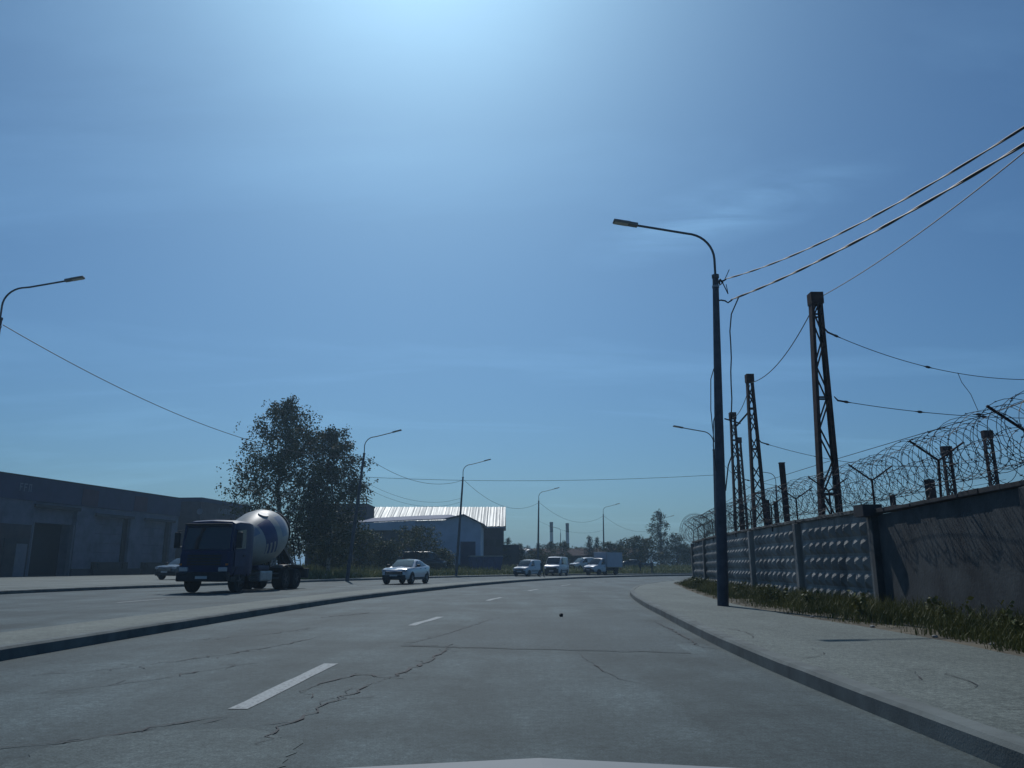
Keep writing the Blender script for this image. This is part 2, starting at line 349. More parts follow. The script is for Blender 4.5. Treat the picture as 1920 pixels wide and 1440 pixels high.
# worn patches and sealed cracks
def sheet(name, poly, z, m):
    mb = MB(); mb.add([(x, y, z) for x, y in poly], [tuple(range(len(poly)))]); return tag(mb.build(name, m), kind='structure')
def rag(pts, seg=0.35, amp=0.05):
    out = []
    for i, p in enumerate(pts):
        q = pts[(i + 1) % len(pts)]; n = max(1, int(math.dist(p, q) / seg))
        for k in range(n): out.append((p[0] + (q[0] - p[0]) * k / n + rng.gauss(0, amp), p[1] + (q[1] - p[1]) * k / n + rng.gauss(0, amp)))
    return out
sheet('asphalt_patch', rag([(-1.68,12.6),(2.5,11.6),(3.0,19),(1.2,19.4),(-0.4,19.4)], 0.3, 0.03), 0.004, ASPH_D)
sheet('asphalt_patch', rag([(-3.2,4.9),(-1.9,4.8),(-1.4,5.2),(-1.45,5.9),(-2.0,6.4),(-2.7,6.3),(-3.1,5.9)], 0.07, 0.02), 0.004, ASPH_M)
TAR = mat('tar_seal', (0.028, 0.030, 0.033), 0.8, 0, 0.3, 8, coords='World')
def crack(pts, w, jit=0.05, z=0.0085, br=True):
    if br and w > .02:
        Q = spline(pts, 0.2)
        for _ in range(int(len(Q) * .7)):
            p = rng.choice(Q); a = rng.uniform(0, 6.28); l = rng.uniform(.08, .32); k = rng.uniform(-.6, .6)
            crack([(p.x, p.y), (p.x + math.cos(a) * l * .5, p.y + math.sin(a) * l * .8), (p.x + math.cos(a + k) * l, p.y + math.sin(a + k) * l * 1.6)], .014, .03, z + .0004, False)
    P = spline(pts, 0.12); P = [p + Vector((rng.gauss(0, jit * .5), rng.gauss(0, jit * .5), 0)) for p in P]
    n = len(P); ws = [max(0.15, min(1.0, 4 * i / n, 4 * (n - i) / n)) * w * rng.choice((.25, .4, .6, .9, 1.3)) * rng.uniform(.6, 1.2) for i in range(n)]; mb = MB(); vs = []
    for i, p in enumerate(P):
        t = (P[min(i + 1, n - 1)] - P[max(i - 1, 0)]).normalized(); nn = Vector((-t.y, t.x, 0)) * ws[i] / 2
        vs += [(p.x - nn.x, p.y - nn.y, z), (p.x + nn.x, p.y + nn.y, z)]
    mb.add(vs, [(2 * i, 2 * i + 2, 2 * i + 3, 2 * i + 1) for i in range(n - 1)]); return tag(mb.build('road_crack', TAR), kind='structure')
crack([(-0.95,12.5),(-1.0,11.2),(-1.2,9.9),(-1.35,9.15),(-1.7,9.4),(-2.0,8.6),(-2.05,8.1)], 0.055)
crack([(-0.95,12.5),(-1.25,12.6),(-1.7,12.65)], 0.03); crack([(-1.7,12.62),(-1.05,15.4),(-0.4,19.3)], 0.03, 0.03)
crack([(-1.55,12.6),(0.3,12.2),(2.6,11.7)], 0.018, 0.02)
crack([(-1.35,9.15),(-1.55,8.0),(-1.7,6.9),(-1.75,5.8)], 0.03, 0.06)
crack([(-5.8,9.2),(-4.9,9.7),(-4.2,10.9),(-3.6,12.6),(-3.3,14.3)], 0.035, 0.07)
crack([(-4.6,8.0),(-3.9,8.9),(-3.5,9.9),(-3.2,10.6)], 0.03, 0.06)
crack([(-3.9,5.5),(-3.1,5.9),(-2.6,6.6),(-2.3,6.9)], 0.03, 0.05)
crack([(-5.2,13.5),(-4.4,14.7),(-3.9,16.4)], 0.04, 0.1); crack([(-4.6,19),(-3.6,21.5)], 0.06, 0.1)
crack([(0.9,12.2),(1.0,10.5),(1.15,9.2),(1.5,8.2)], 0.015, 0.03); crack([(2.85,12.4),(3.0,15),(3.1,18)], 0.05, 0.05)
for pts in ([(3.3,9.5),(3.75,10.0),(3.85,10.6)], [(3.4,7.6),(3.85,7.9),(4.1,8.5),(4.4,8.6)], [(3.6,6.5),(4.1,6.8),(4.7,6.9),(5.4,7.2)], [(3.5,12),(3.75,13.2),(3.6,14.5)], [(3.9,7.2),(4.2,7.6),(4.3,8.3)], [(3.35,6.2),(3.8,6.3),(4.6,6.1)]):
    crack(pts, 0.018, 0.04, 0.160)

# ------------------------------------------------------------------ buildings
def frame_M(o, d):   # local x along d, local y = left of d
    d = Vector((d[0], d[1], 0)).normalized(); return Matrix(((d.x, -d.y, 0, o[0]), (d.y, d.x, 0, o[1]), (0, 0, 1, o[2]), (0, 0, 0, 1)))
WARE = mat('warehouse_panel', (0.095, 0.11, 0.15), 0.8, 0, 0.12, 0.7, c2=(0.13, 0.145, 0.19), coords='World')
WAREB = mat('warehouse_band_blue', (0.035, 0.045, 0.095), 0.8, 0, 0.15, 0.6, coords='World')
WARER = mat('warehouse_red_panel', (0.06, 0.03, 0.05), 0.8, 0, 0.2, 1.0, coords='World')
DARKW = mat('dark_opening', (0.012, 0.013, 0.015), 0.7, 0, 0.2, 2)
PLINTH = mat('plinth_dark', (0.05, 0.05, 0.052), 0.9, 0, 0.2, 1)
DOORG = mat('door_grey', (0.15, 0.165, 0.20), 0.6, 0, 0.1, 2)
BROWN = mat('brown_cladding', (0.06, 0.052, 0.055), 0.8, 0, 0.2, 1.2, coords='World')
SIGNL = mat('sign_letter', (0.16, 0.175, 0.22), 0.6, 0, 0.1, 8)
# warehouse: local x = along the facade (away from the camera), facade at y = 0, building body at y > 0, road side y < 0
wh = empty('warehouse', (-47.2, 72.8, 0.1), math.atan2(.987, .158), 'long low dark warehouse with blue parapet and loading doors beside the forecourt', 'warehouse')
T0 = -34
def part(name, m, parent, *boxes, ch=0.0):
    mb = MB()
    for a, b in boxes: (mb.cbox(a, b, ch) if ch else mb.box(a, b))
    return mb.build(name, m, parent)
# wall built as piers, lintels and infill so that the openings are real
bays = [(-24, -18), (-14, -8), (4.9, 10.9), (13.9, 19.9), (22.6, 28.2)]
x = T0; boxes = []
for a, b in bays:
    boxes.append(((x, 0, 0), (a, 14, 7.2))); x = b
boxes.append(((x, 0, 0), (29.5, 14, 7.2)))
for a, b in bays: boxes.append(((a, 0.02, 6.6), (b, 13.9, 7.19)))
part('wall', WARE, wh, *boxes)
part('parapet', WAREB, wh, ((T0 - .05, -0.12, 7.2), (29.6, 14.05, 9.42)))
part('coping', PLINTH, wh, ((T0 - .1, -0.2, 9.42), (29.65, 14.1, 9.52)))
for a, b in ((T0, -24), (-18, -14), (-8, 1.5), (10.9, 13.9), (19.9, 22.6), (28.2, 29.5)): part('plinth', PLINTH, wh, ((a, -0.07, -0.2), (b, 0.05, 0.75)))
for a, b in ((-8, 1.5),): part('cladding', BROWN, wh, ((a, -0.04, 0.76), (b + 3.2, -0.003, 4.9)))
for a, b in ((-4.5, -2.2), (11.15, 13.7), (20.05, 22.5), (-17.6, -15.2)): part('red_panel', WARER, wh, ((a, -0.16, 7.3), (b, -0.121, 9.0)))
for i, (a, b) in enumerate(bays):
    if i in (1, 2):
        part('gate_opening', DARKW, wh, ((a + .05, 1.6, 0), (b - .05, 1.7, 5.2)))
        part('transom', WARE, wh, ((a + .15, 0.35, 5.2), (b - .15, 0.5, 6.58)))
        for s in (a + .1, b - .25): part('gate_jamb', DOORG, wh, ((s, 0.05, 0), (s + .15, 0.5, 5.2)))
        part('gate_head', PLINTH, wh, ((a - .2, -0.25, 6.62), (b + .2, -0.003, 6.95)))
    else:
        for k in range(5):
            part('shutter_panel', WARE, wh, ((a + .12, 0.42 + .02 * (k % 2), 1.45 + k * 1.02), (b - .75, 0.55, 1.45 + k * 1.02 + .99)))
        part('shutter_side_shade', DARKW, wh, ((b - .74, 0.3, 0), (b - .05, 0.6, 6.58)))  # dark strip standing in for the shade at the side of the bay
        part('dock', DARKW, wh, ((a, -0.35, -0.1), (b - .2, 0.9, 1.43)))
        for s in (a + .5, b - 1.3): part('dock_bumper', RUBBER, wh, ((s, -0.5, .75), (s + .35, -0.36, 1.3)))
        part('canopy', PLINTH, wh, ((a - .3, -0.3, 6.3), (b + .3, -0.003, 6.6)))
d = part('door', DOORG, wh, ((3.0, -0.14, 0.05), (4.35, -0.05, 3.1))); mb = MB(); mb.tube([(3.15, -.16, 1.4), (3.15, -.2, 1.4), (3.15, -.2, 1.65), (3.15, -.16, 1.65)], .018, 6); mb.build('handle', CHROME, d)
part('door_frame', PLINTH, wh, ((1.5, -0.12, 0.0), (2.98, -0.045, 3.6)), ((4.37, -0.12, 0), (4.55, -0.045, 3.6)), ((2.98, -.12, 3.12), (4.37, -.045, 3.6)))
def lettering(parent, x0, z0, h, n, y, seed):
    r = random.Random(seed); x = x0
    for k in range(n):
        w = h * r.uniform(.45, .7); mb = MB(); t = h * .16
        mb.box((x, y - .03, z0), (x + t, y, z0 + h))
        if r.random() < .6: mb.box((x + t, y - .03, z0 + h - t), (x + w, y, z0 + h))
        if r.random() < .5: mb.box((x + t, y - .03, z0 + h * .45), (x + w * .8, y, z0 + h * .45 + t))
        if r.random() < .6: mb.box((x + w - t, y - .025, z0), (x + w, y, z0 + h * .95))
        mb.build('sign_letter', SIGNL, parent); x += w + h * .2
lettering(wh, 2.4, 8.0, 0.75, 3, -0.122, 3)
# lower projecting block beyond it
dv = Vector((-39.4 + 41.0, 119 - 105)).normalized()
bl = empty('brick_block', (-41.0, 105, 0.1), math.atan2(dv.y, dv.x), 'dark brick block with pale lettering at the end of the long warehouse', 'building')
BRICKD = mat('dark_brick_paint', (0.075, 0.06, 0.068), 0.85, 0, 0.2, 1.2, 0.3, 10, coords='World')
part('wall', BRICKD, bl, ((0, 0, 0), (15, 12, 9.3))); part('parapet', WAREB, bl, ((-.1, -.1, 9.3), (15.1, 12.1, 9.85)))
part('canopy', PLINTH, bl, ((1, -1.1, 3.2), (13, -0.003, 3.5)))
for k in range(3):
    w = part('window', DARKW, bl, ((1.6 + k * 4.4, -.04, 4.4), (4.2 + k * 4.4, -.003, 6.0))); part('sill', PLINTH, w, ((1.5 + k * 4.4, -.16, 4.28), (4.3 + k * 4.4, -.002, 4.4)))
lettering(bl, 5.0, 8.1, 0.7, 9, -0.003, 5)
mb = MB(); mb.lathe([(0, .0), (.02, .35), (.08, .4), (.12, .4)], 16, Matrix.Translation((-.1, 0, 8.0)) @ Matrix.Rotation(R(-90), 4, 'Y'))
mb.tube([(-.05, 0, 8), (-.6, 0, 7.8)], .02, 5); mb.build('round_sign', SIGNL, bl)

# hall with the shining corrugated roof
ROOFM = mat('bright_metal_roof', (0.10, 0.11, 0.115), 0.55, 0.9, 0.25, 1.0, c2=(.17, .18, .185), coords='World', stretch=(3, .2, .2), lo=.3, hi=.7)
HALLW = mat('hall_dark_brick', (0.03, 0.031, 0.044), 0.9, 0, 0.25, 1.4, 0.3, 8, coords='World')
hall = empty('industrial_hall', (-12, 130, 0.0), 0, 'dark brick hall with a long glaring corrugated metal roof behind the white shed', 'hall')
mb = MB(); n = 120; x0, x1 = -12.2, 10.95
for i in range(n + 1):
    xx = x0 + (x1 - x0) * i / n; dz = [0.05, 0.0, 0.035, 0.01][(i * 7 + (i // 5)) % 4] + rng.uniform(0, .02)
    mb.v += [(xx, -8.3, 6.95 + dz + .01 * math.sin(i * 1.7)), (xx, 0, 10.45 + dz), (xx, 8.3, 6.95 + dz)]
for i in range(n):
    for k in range(2): mb.f.append((i * 3 + k, i * 3 + 3 + k, i * 3 + 4 + k, i * 3 + 1 + k)); mb.m.append(0)
mb.build('roof', ROOFM, hall)
part('fascia', GALV, hall, ((x0, -8.34, 6.72), (x1, -8.26, 6.93)))
part('wall', HALLW, hall, ((x0 + .4, -7.9, 0), (x1 - .35, 7.9, 6.72)))
for xx in (x0 + .4, x1 - .6): mb = MB(); mb.prism([(-7.9, 6.72), (7.9, 6.72), (0, 10.0)], Matrix.Translation((xx, 0, 0)) @ Matrix(((0, 0, 1, 0), (1, 0, 0, 0), (0, 1, 0, 0), (0, 0, 0, 1))), .25); mb.build('gable', HALLW, hall)
part('annex', HALLW, hall, ((x1 - .34, -6, 0), (x1 + 2.2, 4, 4.3)))
for k in range(4): part('window', DARKW, hall, ((x1 - 4.4 + k * 1.0, -7.95, 4.0), (x1 - 3.7 + k * 1.0, -7.903, 5.0)))
# dark tower at its left end
tw = empty('stair_tower', (-23.6, 118, 0.0), 0, 'dark flat roofed tower with a roof railing beside the metal roof hall', 'tower')
part('wall', HALLW, tw, ((-6, -2.5, 0), (2.55, 4, 9.7))); part('coping', PLINTH, tw, ((-6.1, -2.6, 9.7), (2.65, 4.1, 9.92)))
for k in range(5):
    mb = MB(); xx = -1.6 + k * 1.0; mb.tube([(xx, -2.2, 9.9), (xx, -2.2, 11.0)], .07, 5); mb.build('railing_post', POLEC, tw)
mb = MB()
for z in (10.25, 10.6, 10.98): mb.tube([(-1.7, -2.2, z), (2.5, -2.2, z), (2.5, 2, z)], .06, 5)
mb.build('railing', POLEC, tw)
# white shed
SHEDW = mat('shed_white_wall', (0.38, 0.46, 0.57), 0.7, 0, 0.06, 0.6, c2=(0.42, 0.50, 0.62), coords='World')
SHEDR = mat('shed_roof_sheet', (0.22, 0.23, 0.29), 0.85, 0.0, 0.1, 0.8, coords='World')
sh = empty('white_shed', (-8.8, 108, 0.3), 0, 'pale blue white shed with a low gable in front of the metal roof hall', 'shed')
# gable end faces the road; the roof breaks to a shallow slope on its left side
def gable_poly(e=0.0): return [(-4.4, 0), (-4.4, 6.75), (-0.4, 6.85), (2.3, 7.45), (4.6, 6.35), (4.6, 0)]
mb = MB(); Mx = Matrix(((1, 0, 0, 0), (0, 0, 1, 0), (0, 1, 0, 0), (0, 0, 0, 1)))
mb.prism(gable_poly(), Mx, 11); mb.build('wall', SHEDW, sh)
mb = MB(); pr = [(-13.6, 6.35), (-4.4, 6.8), (-0.4, 6.92), (2.3, 7.53), (5.15, 6.15)]
vs = []
for (px_, pz) in pr:
    for yy in (-0.5, 11.3):
        rise = 1.25 if (yy > 0 and px_ < 0) else 0.0
        vs += [(px_, yy, pz + rise), (px_, yy, pz + rise + .12)]
fs = []
for i in range(len(pr) - 1):
    a = i * 4; b = a + 4; fs += [(a + 1, b + 1, b + 3, a + 3), (a, a + 2, b + 2, b), (a, b, b + 1, a + 1), (a + 2, a + 3, b + 3, b + 2)]
fs += [(0, 1, 3, 2), (16, 18, 19, 17)]
mb.add(vs, fs); mb.build('roof', SHEDR, sh)
part('plinth', PLINTH, sh, ((-4.45, -.06, -.3), (4.65, 0.0, .9)))
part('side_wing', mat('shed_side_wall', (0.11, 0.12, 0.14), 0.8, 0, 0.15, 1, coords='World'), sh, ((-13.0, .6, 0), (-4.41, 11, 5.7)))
mb = MB(); mb.prism([(-13.3, 5.5), (-4.2, 5.5), (-4.2, 6.79), (-13.3, 6.34)], Matrix.Translation((0, -.45, 0)) @ Mx, 1.0); mb.build('canopy', SHEDW, sh)
part('gate', WAREB, sh, ((1.9, -.12, .0), (3.9, -.062, 4.0)))
part('drainpipe', PLINTH, sh, ((-4.3, -.2, .9), (-4.18, -.08, 5.6)))
# low building with a rusty roof
lo = empty('low_building', (9, 152, 0), R(-8), 'low building with a rusty brown roof below the striped chimneys', 'building')
part('wall', HALLW, lo, ((-9, 0, 0), (16, 8, 3.1)))
mb = MB(); mb.add([(-9.4, -.5, 3.0), (16.4, -.5, 3.0), (16.4, 4, 4.4), (-9.4, 4, 4.4), (16.4, 8.5, 3.0), (-9.4, 8.5, 3.0), (-9.4, -.5, 2.9), (16.4, -.5, 2.9)], [(0, 1, 2, 3), (3, 2, 4, 5), (6, 7, 1, 0)]); mb.build('roof', RUST, lo)
for k in range(6): part('window', DARKW, lo, ((-7.5 + k * 4, -.03, 1.0), (-5.6 + k * 4, -.003, 2.2)))
# chimneys
CHD = mat('chimney_dark', (0.02, 0.03, 0.035), 0.9, 0, 0.15, .2); CHL = mat('chimney_pale', (0.34, 0.37, 0.38), 0.9, 0, 0.12, .2)
for cxx, top, lab in ((14.75, 16.8, 'banded industrial chimney with the taller dark top, behind the small lamp'), (20.7, 16.4, 'banded industrial chimney standing alone right of the small lamp')):
    ch = empty('chimney', (cxx, 300, 0), 0, lab, 'chimney', 'banded chimneys on the horizon')
    zs = [0, 9.3, 13.2, top]; r = [.72, .64, .62, .60]
    for k in range(3):
        mb = MB(); mb.lathe([(zs[k], r[k]), (zs[k + 1], r[k + 1])], 20); mb.build('shaft_band', [CHD, CHL, CHD][k], ch, True)
    mb = MB(); mb.lathe([(top - .6, r[3] + .01), (top - .55, r[3] + .06), (top + .2, r[3] + .06), (top + .22, r[3] - .1)], 20); mb.build('rim', CHD, ch)
    mb = MB(); mb.lathe([(9.1, .66), (9.15, .85), (9.25, .85), (9.3, .66)], 20); mb.build('gallery', CHD, ch)

# ------------------------------------------------------------------ street lamps
def arm_curve(h, reach, rise):
    pts = [(0, h), (0, h + .55)]
    for k in range(1, 9):
        a = R(90) * k / 9; pts.append((.78 * (1 - math.cos(a)), h + .55 + .78 * math.sin(a)))
    pts.append((.95, h + 1.36)); pts.append((reach, h + 1.36 + rise)); return pts
def lamp(base, top, az, label, reach=2.35, rise=0.32, r0=0.145, r1=0.085, group='street lamps along the road', detail=True, extras=False):
    b = Vector(base); t = Vector(top) - b
    L = empty('street_lamp', base, 0, label, 'street lamp', group)
    dirv = Vector((math.cos(az), math.sin(az), 0)); h = t.z; lean = Vector((t.x, t.y, 0)) / h
    def P(u, z, s=0.0): 
        q = lean * min(z, h) + dirv * u + Vector((-dirv.y, dirv.x, 0)) * s; q.z = z; return q
    n = 12; mb = MB()
    mb.tube([P(0, -.3), P(0, h * .33), P(0, h * .66), P(0, h)], [r0 * 1.02, r0 * .88 + r1 * .12, r0 * .45 + r1 * .55, r1], n)
    mb.build('pole', POLE, L, True)
    mb = MB(); mb.lathe([(0, .0), (0.0, r1 + .02), (.09, r1 + .02), (.1, 0)], n, Matrix.Translation(P(0, h - .04)), caps=False); mb.build('pole_cap', POLEC, L)
    ac = arm_curve(h, reach, rise); mb = MB(); mb.tube([P(u, z) for u, z in ac], .036, 8); mb.build('arm', POLEC, L, True)
    u0, z0 = ac[-1]; sl = rise / (reach - .95); M = Matrix.Translation(P(u0 - .08, z0 - .005)) @ Matrix.Rotation(az, 4, 'Z') @ Matrix.Rotation(-math.atan(sl), 4, 'Y')
    mb = MB(); mb.cbox((0, -.085, -.05), (.26, .085, .055), .02, 0, M); mb.cbox((.22, -.12, -.035), (.74, .12, .05), .03, 0, M); hd = mb.build('lamp_head', HEADM, L)
    mb = MB(); mb.cbox((.29, -.095, -.045), (.70, .095, -.033), .004, 0, M); mb.build('lens', LENS, hd)
    mb = MB(); mb.lathe([(0, r1 + .018), (.06, r1 + .018)], n, Matrix.Translation(P(0, h - .35))); mb.build('clamp', GALV, L)
    mb = MB(); mb.box((-.06, -.02, .35), (.06, .02, .75), 0, Matrix.Translation(P(0, 0.3)) @ Matrix.Rotation(az, 4, 'Z') @ Matrix.Translation((0, -r0 + .012, 0))); mb.build('service_hatch', POLEC, L)
    return L
PI = math.pi
l0 = lamp((-20.6, 30, .15), (-20.35, 30, 10.75), R(5), 'grey street lamp standing before the long warehouse, cable running to the birch')
l1 = lamp((-12.85, 63.4, .15), (-11.75, 62.4, 9.85), R(-8), 'leaning street lamp between the large birch and the white coupe')
l2 = lamp((-5.75, 83.5, .15), (-5.15, 83, 10.2), R(-12), 'street lamp standing in front of the pale gabled shed')
l3 = lamp((3.6, 113, .3), (3.8, 113, 10.1), R(-15), 'street lamp rising between the metal roof and the chimneys')
l4 = lamp((15.9, 140, .1), (16.0, 140, 9.9), R(-20), 'street lamp rising behind the white box truck')
l5 = lamp((32.2, 174, .1), (32.3, 174, 9.9), R(-20), 'far street lamp whose head shows beside the slender far birch')
l6 = lamp((12.4, 205, 0), (12.4, 205, 9.2), R(175), 'small far street lamp in front of the banded chimneys')
r1l = lamp((5.62, 21.8, .14), (6.0, 21.98, 9.5), R(184), 'tall dark street lamp on the pavement beside the concrete wall', reach=2.35, rise=.20, r0=.152, r1=.088)
r2 = lamp((14.35, 56.6, .14), (14.55, 56.5, 9.3), R(190), 'street lamp mostly hidden behind the tall dark lamp beside the wall', rise=.2)
r3 = lamp((28.8, 87, .14), (29.0, 87, 9.75), R(200), 'street lamp standing behind the lattice masts and razor wire', rise=.1)
# fittings on the near lamp
mb = MB(); q = Vector((6.0, 21.98, 9.36)) - r1l.location
mb.tube([q, q + Vector((.22, -.02, .0)), q + Vector((.30, -.03, .05))], .025, 6); mb.tube([q + Vector((.12, 0, .06)), q + Vector((.2, 0, -.05)), q + Vector((.12, 0, -.12)), q + Vector((.1, 0, 0))], .03, 6)
mb.tube([q + Vector((.26, 0, .03)), q + Vector((.42, 0, .36))], .012, 5); mb.tube([q + Vector((.2, 0, -.05)), q + Vector((.34, 0, -.4))], .016, 5); mb.tube([q + Vector((.3, 0, -.1)), q + Vector((.34, 0, -.4))], .012, 5)
mb.build('cable_anchor', BLACKP, r1l)
mb = MB(); q2 = Vector((6.0, 21.98, 8.75)) - r1l.location; mb.tube([q2, q2 + Vector((.12, 0, .02)), q2 + Vector((.24, 0, 0)), q2 + Vector((.32, 0, -.06)), q2 + Vector((.44, -.03, .02))], .022, 6); mb.build('cable_anchor', BLACKP, r1l)
for xs, zt, zb in ((-.17, 6.2, 4.4), (-.16, 5.0, 3.6)):
    mb = MB(); mb.tube([Vector((xs + .28, -.05, zt + .3)), Vector((xs + .18, -.05, zt)), Vector((xs + .13, -.05, (zt + zb) / 2)), Vector((xs + .17, -.05, zb))], .014, 5); mb.build('cable_loop', CABLE, r1l)

# ------------------------------------------------------------------ cables
def catenary(p, q, sag, n=40):
    p = Vector(p); q = Vector(q); return [p.lerp(q, i / n) - Vector((0, 0, 4 * sag * (i / n) * (1 - i / n))) for i in range(n + 1)]
def cable(p, q, sag, r, label, name='overhead_cable', twist=False, m=None, group='overhead cables', n=40):
    pts = catenary(p, q, sag, 160 if twist else n); mb = MB()
    if twist:
        for ph in (0, PI):
            mb.tube([c + Vector((math.cos(i * .55 + ph), 0, math.sin(i * .55 + ph))) * r * .8 for i, c in enumerate(pts)], r, 5)
    else: mb.tube(pts, r, 5)
    return tag(mb.build(name, m or CABLE, None, True), label, 'cable', group)
cable((6.3, 21.95, 9.42), (9.3, -11.5, 9.3), 2.25, .013, 'twisted black cable leaving the top of the tall dark lamp, upper of two', twist=True)
cable((6.42, 21.95, 8.78), (9.5, -11.5, 8.1), 1.5, .017, 'thick twisted black cable below the upper one at the tall dark lamp', twist=True)
mb = MB(); pts = [Vector((6.47, 21.4, 8.66)), Vector((6.36, 21.85, 8.3)), Vector((6.3, 21.9, 7.8))] + [Vector((6.3 - .02 * k + .012 * math.sin(k * 2), 21.9, 7.4 - .4 * k)) for k in range(9)] + [Vector((6.0, 21.85, 3.9)), Vector((5.87, 21.8, 3.2))]
mb.tube(pts, .02, 6); tag(mb.build('drop_cable', CABLE, None, True), 'cable hanging down along the tall dark street lamp', 'cable', 'overhead cables')
LT = [Vector(q) for q in ((-20.3, 30, 10.5), (-11.7, 62.4, 9.6), (-5.1, 83, 9.9), (3.85, 113, 9.85), (16.05, 140, 9.6), (32.3, 174, 9.6))]
labs = ['black cable sagging from the warehouse lamp into the birch crown', 'black cable from the leaning lamp to the lamp before the shed', 'black cable from the shed lamp towards the lamp before the chimneys', 'black cable above the chimneys between two lamps', 'far cable from the lamp behind the box truck to the far birch']
for i in range(5): cable(LT[i] + Vector((.1, 0, 0)), LT[i + 1] - Vector((.1, 0, 0)), [1.5, 1.1, 1.7, 1.8, 1.9][i], .018, labs[i])
cable((-11.7, 62.4, 8.0), (14.5, 56.5, 7.5), 0.35, .014, 'thin cable stretched right across the road between two lamps')
cable((-11.75, 62.4, 7.7), (-5.15, 83, 8.1), 1.0, .011, 'thin lower cable across the metal roof, upper of the pair'); cable((-11.8, 62.4, 7.3), (-5.2, 83, 7.7), 1.0, .011, 'thin lower cable across the metal roof, lower of the pair')
cable((3.8, 113, 7.3), (16, 140, 7.2), 1.0, .012, 'thin low cable passing in front of the chimneys')
cable((14.5, 56.5, 9.2), (29, 87, 9.5), 1.4, .016, 'cable between the two lamps behind the lattice masts')

# ------------------------------------------------------------------ lattice masts
def mast(base, h, wb, wt, label, npan=11, chan=.15, dep=.26, xb=False, lean=(0, 0), rz=0.0, group='rusty lattice masts behind the wall'):
    M = empty('lattice_mast', base, rz, label, 'mast', group)
    W = lambda z: wb + (wt - wb) * z / h
    C = lambda z: Vector((lean[0] * z / h, lean[1] * z / h, z))
    for s in (-1, 1):
        mb = MB(); vs = []
        for z in (0, h):
            c = C(z); xo = s * W(z) / 2; xi = xo - s * chan * (0.65 + .35 * (1 - z / h))
            t = .025
            for (xx, yy) in ((xo, -dep / 2), (xi, -dep / 2), (xi, -dep / 2 + t), (xo - s * t, -dep / 2 + t), (xo - s * t, dep / 2 - t), (xi, dep / 2 - t), (xi, dep / 2), (xo, dep / 2)):
                vs.append(c + Vector((xx, yy, 0)))
        fs = [(i, (i + 1) % 8, 8 + (i + 1) % 8, 8 + i) for i in range(8)] + [(7, 6, 5, 4, 3, 2, 1, 0), tuple(range(8, 16))]
        mb.add(vs, fs); mb.build('leg', RUST, M)
    zz = [h * (1 - (1 - k / npan) ** 1.12) for k in range(npan + 1)]
    for k in range(npan - 0):
        z0, z1 = zz[k], zz[k + 1] - (.25 if k == npan - 1 else 0)
        for f, yy in ((0, -dep / 2 - .012), (1, dep / 2 + .012)):
            sg = 1 if (k + (f if xb else 0)) % 2 else -1
            p = C(z0) + Vector((-sg * (W(z0) / 2 - chan * .5), yy, 0)); q = C(z1) + Vector((sg * (W(z1) / 2 - chan * .5), yy, 0))
            mb = MB(); mb.bar(p, q, .05, .02, 0, (0, 1, 0)); mb.build('diagonal_brace', RUST, M)
            if k % 3 == 2:
                mb = MB(); mb.bar(C(z1) + Vector((-W(z1) / 2 + .03, yy + (.004 if yy > 0 else -.004), 0)), C(z1) + Vector((W(z1) / 2 - .03, yy + (.004 if yy > 0 else -.004), 0)), .06, .02, 0, (0, 1, 0)); mb.build('cross_strut', RUST, M)
    mb = MB(); c = C(h); mb.box((c.x - wt / 2 - .03, c.y - dep / 2 - .04, h - .38), (c.x + wt / 2 + .03, c.y + dep / 2 + .04, h + .02)); mb.build('cap_plate', RUST, M)
    return M
m1 = mast((10.13, 25.5, .1), 10.1, .80, .36, 'tall lattice mast nearest the stained wall section, two wide legs', 10, .135, .3, False, (.18, 0))
m2 = mast((11.55, 37.2, .1), 10.1, .80, .30, 'lattice mast with crossed bracing, third shorter pair standing beyond it', 15, .13, .26, True, (-.05, 0))
m3 = mast((13.35, 47, .1), 10.1, .72, .32, 'lattice mast with a side arm, beside the tall dark street lamp', 15, .13, .26, True, (0, 0))
m4 = mast((16.4, 56.6, .1), 10.1, .72, .32, 'lattice mast half hidden behind the mast with a side arm', 15, .13, .26, True, (0, 0))
m0 = mast((9.5, -2, .1), 10.1, .80, .36, 'lattice mast behind the wall near the silver car', 10, .135, .3, False)
mast((9.5, -11.5, .1), 10.1, .80, .36, 'lattice mast behind the wall, carrying the ends of the twisted cables', 10, .135, .3, False)
m1b = mast((24.4, 26.5, .1), 10.1, .80, .36, 'lattice mast across the yard, held to the tall near mast by span wires', 10, .135, .3, False)
# side arm on mast 3
mb = MB(); mb.bar((.2, 0, 9.3), (.9, -.3, 10.1), .09, .09); mb.bar((-.5, 0, 9.75), (.45, 0, 9.45), .07, .07); mb.build('side_arm', RUST, m3)
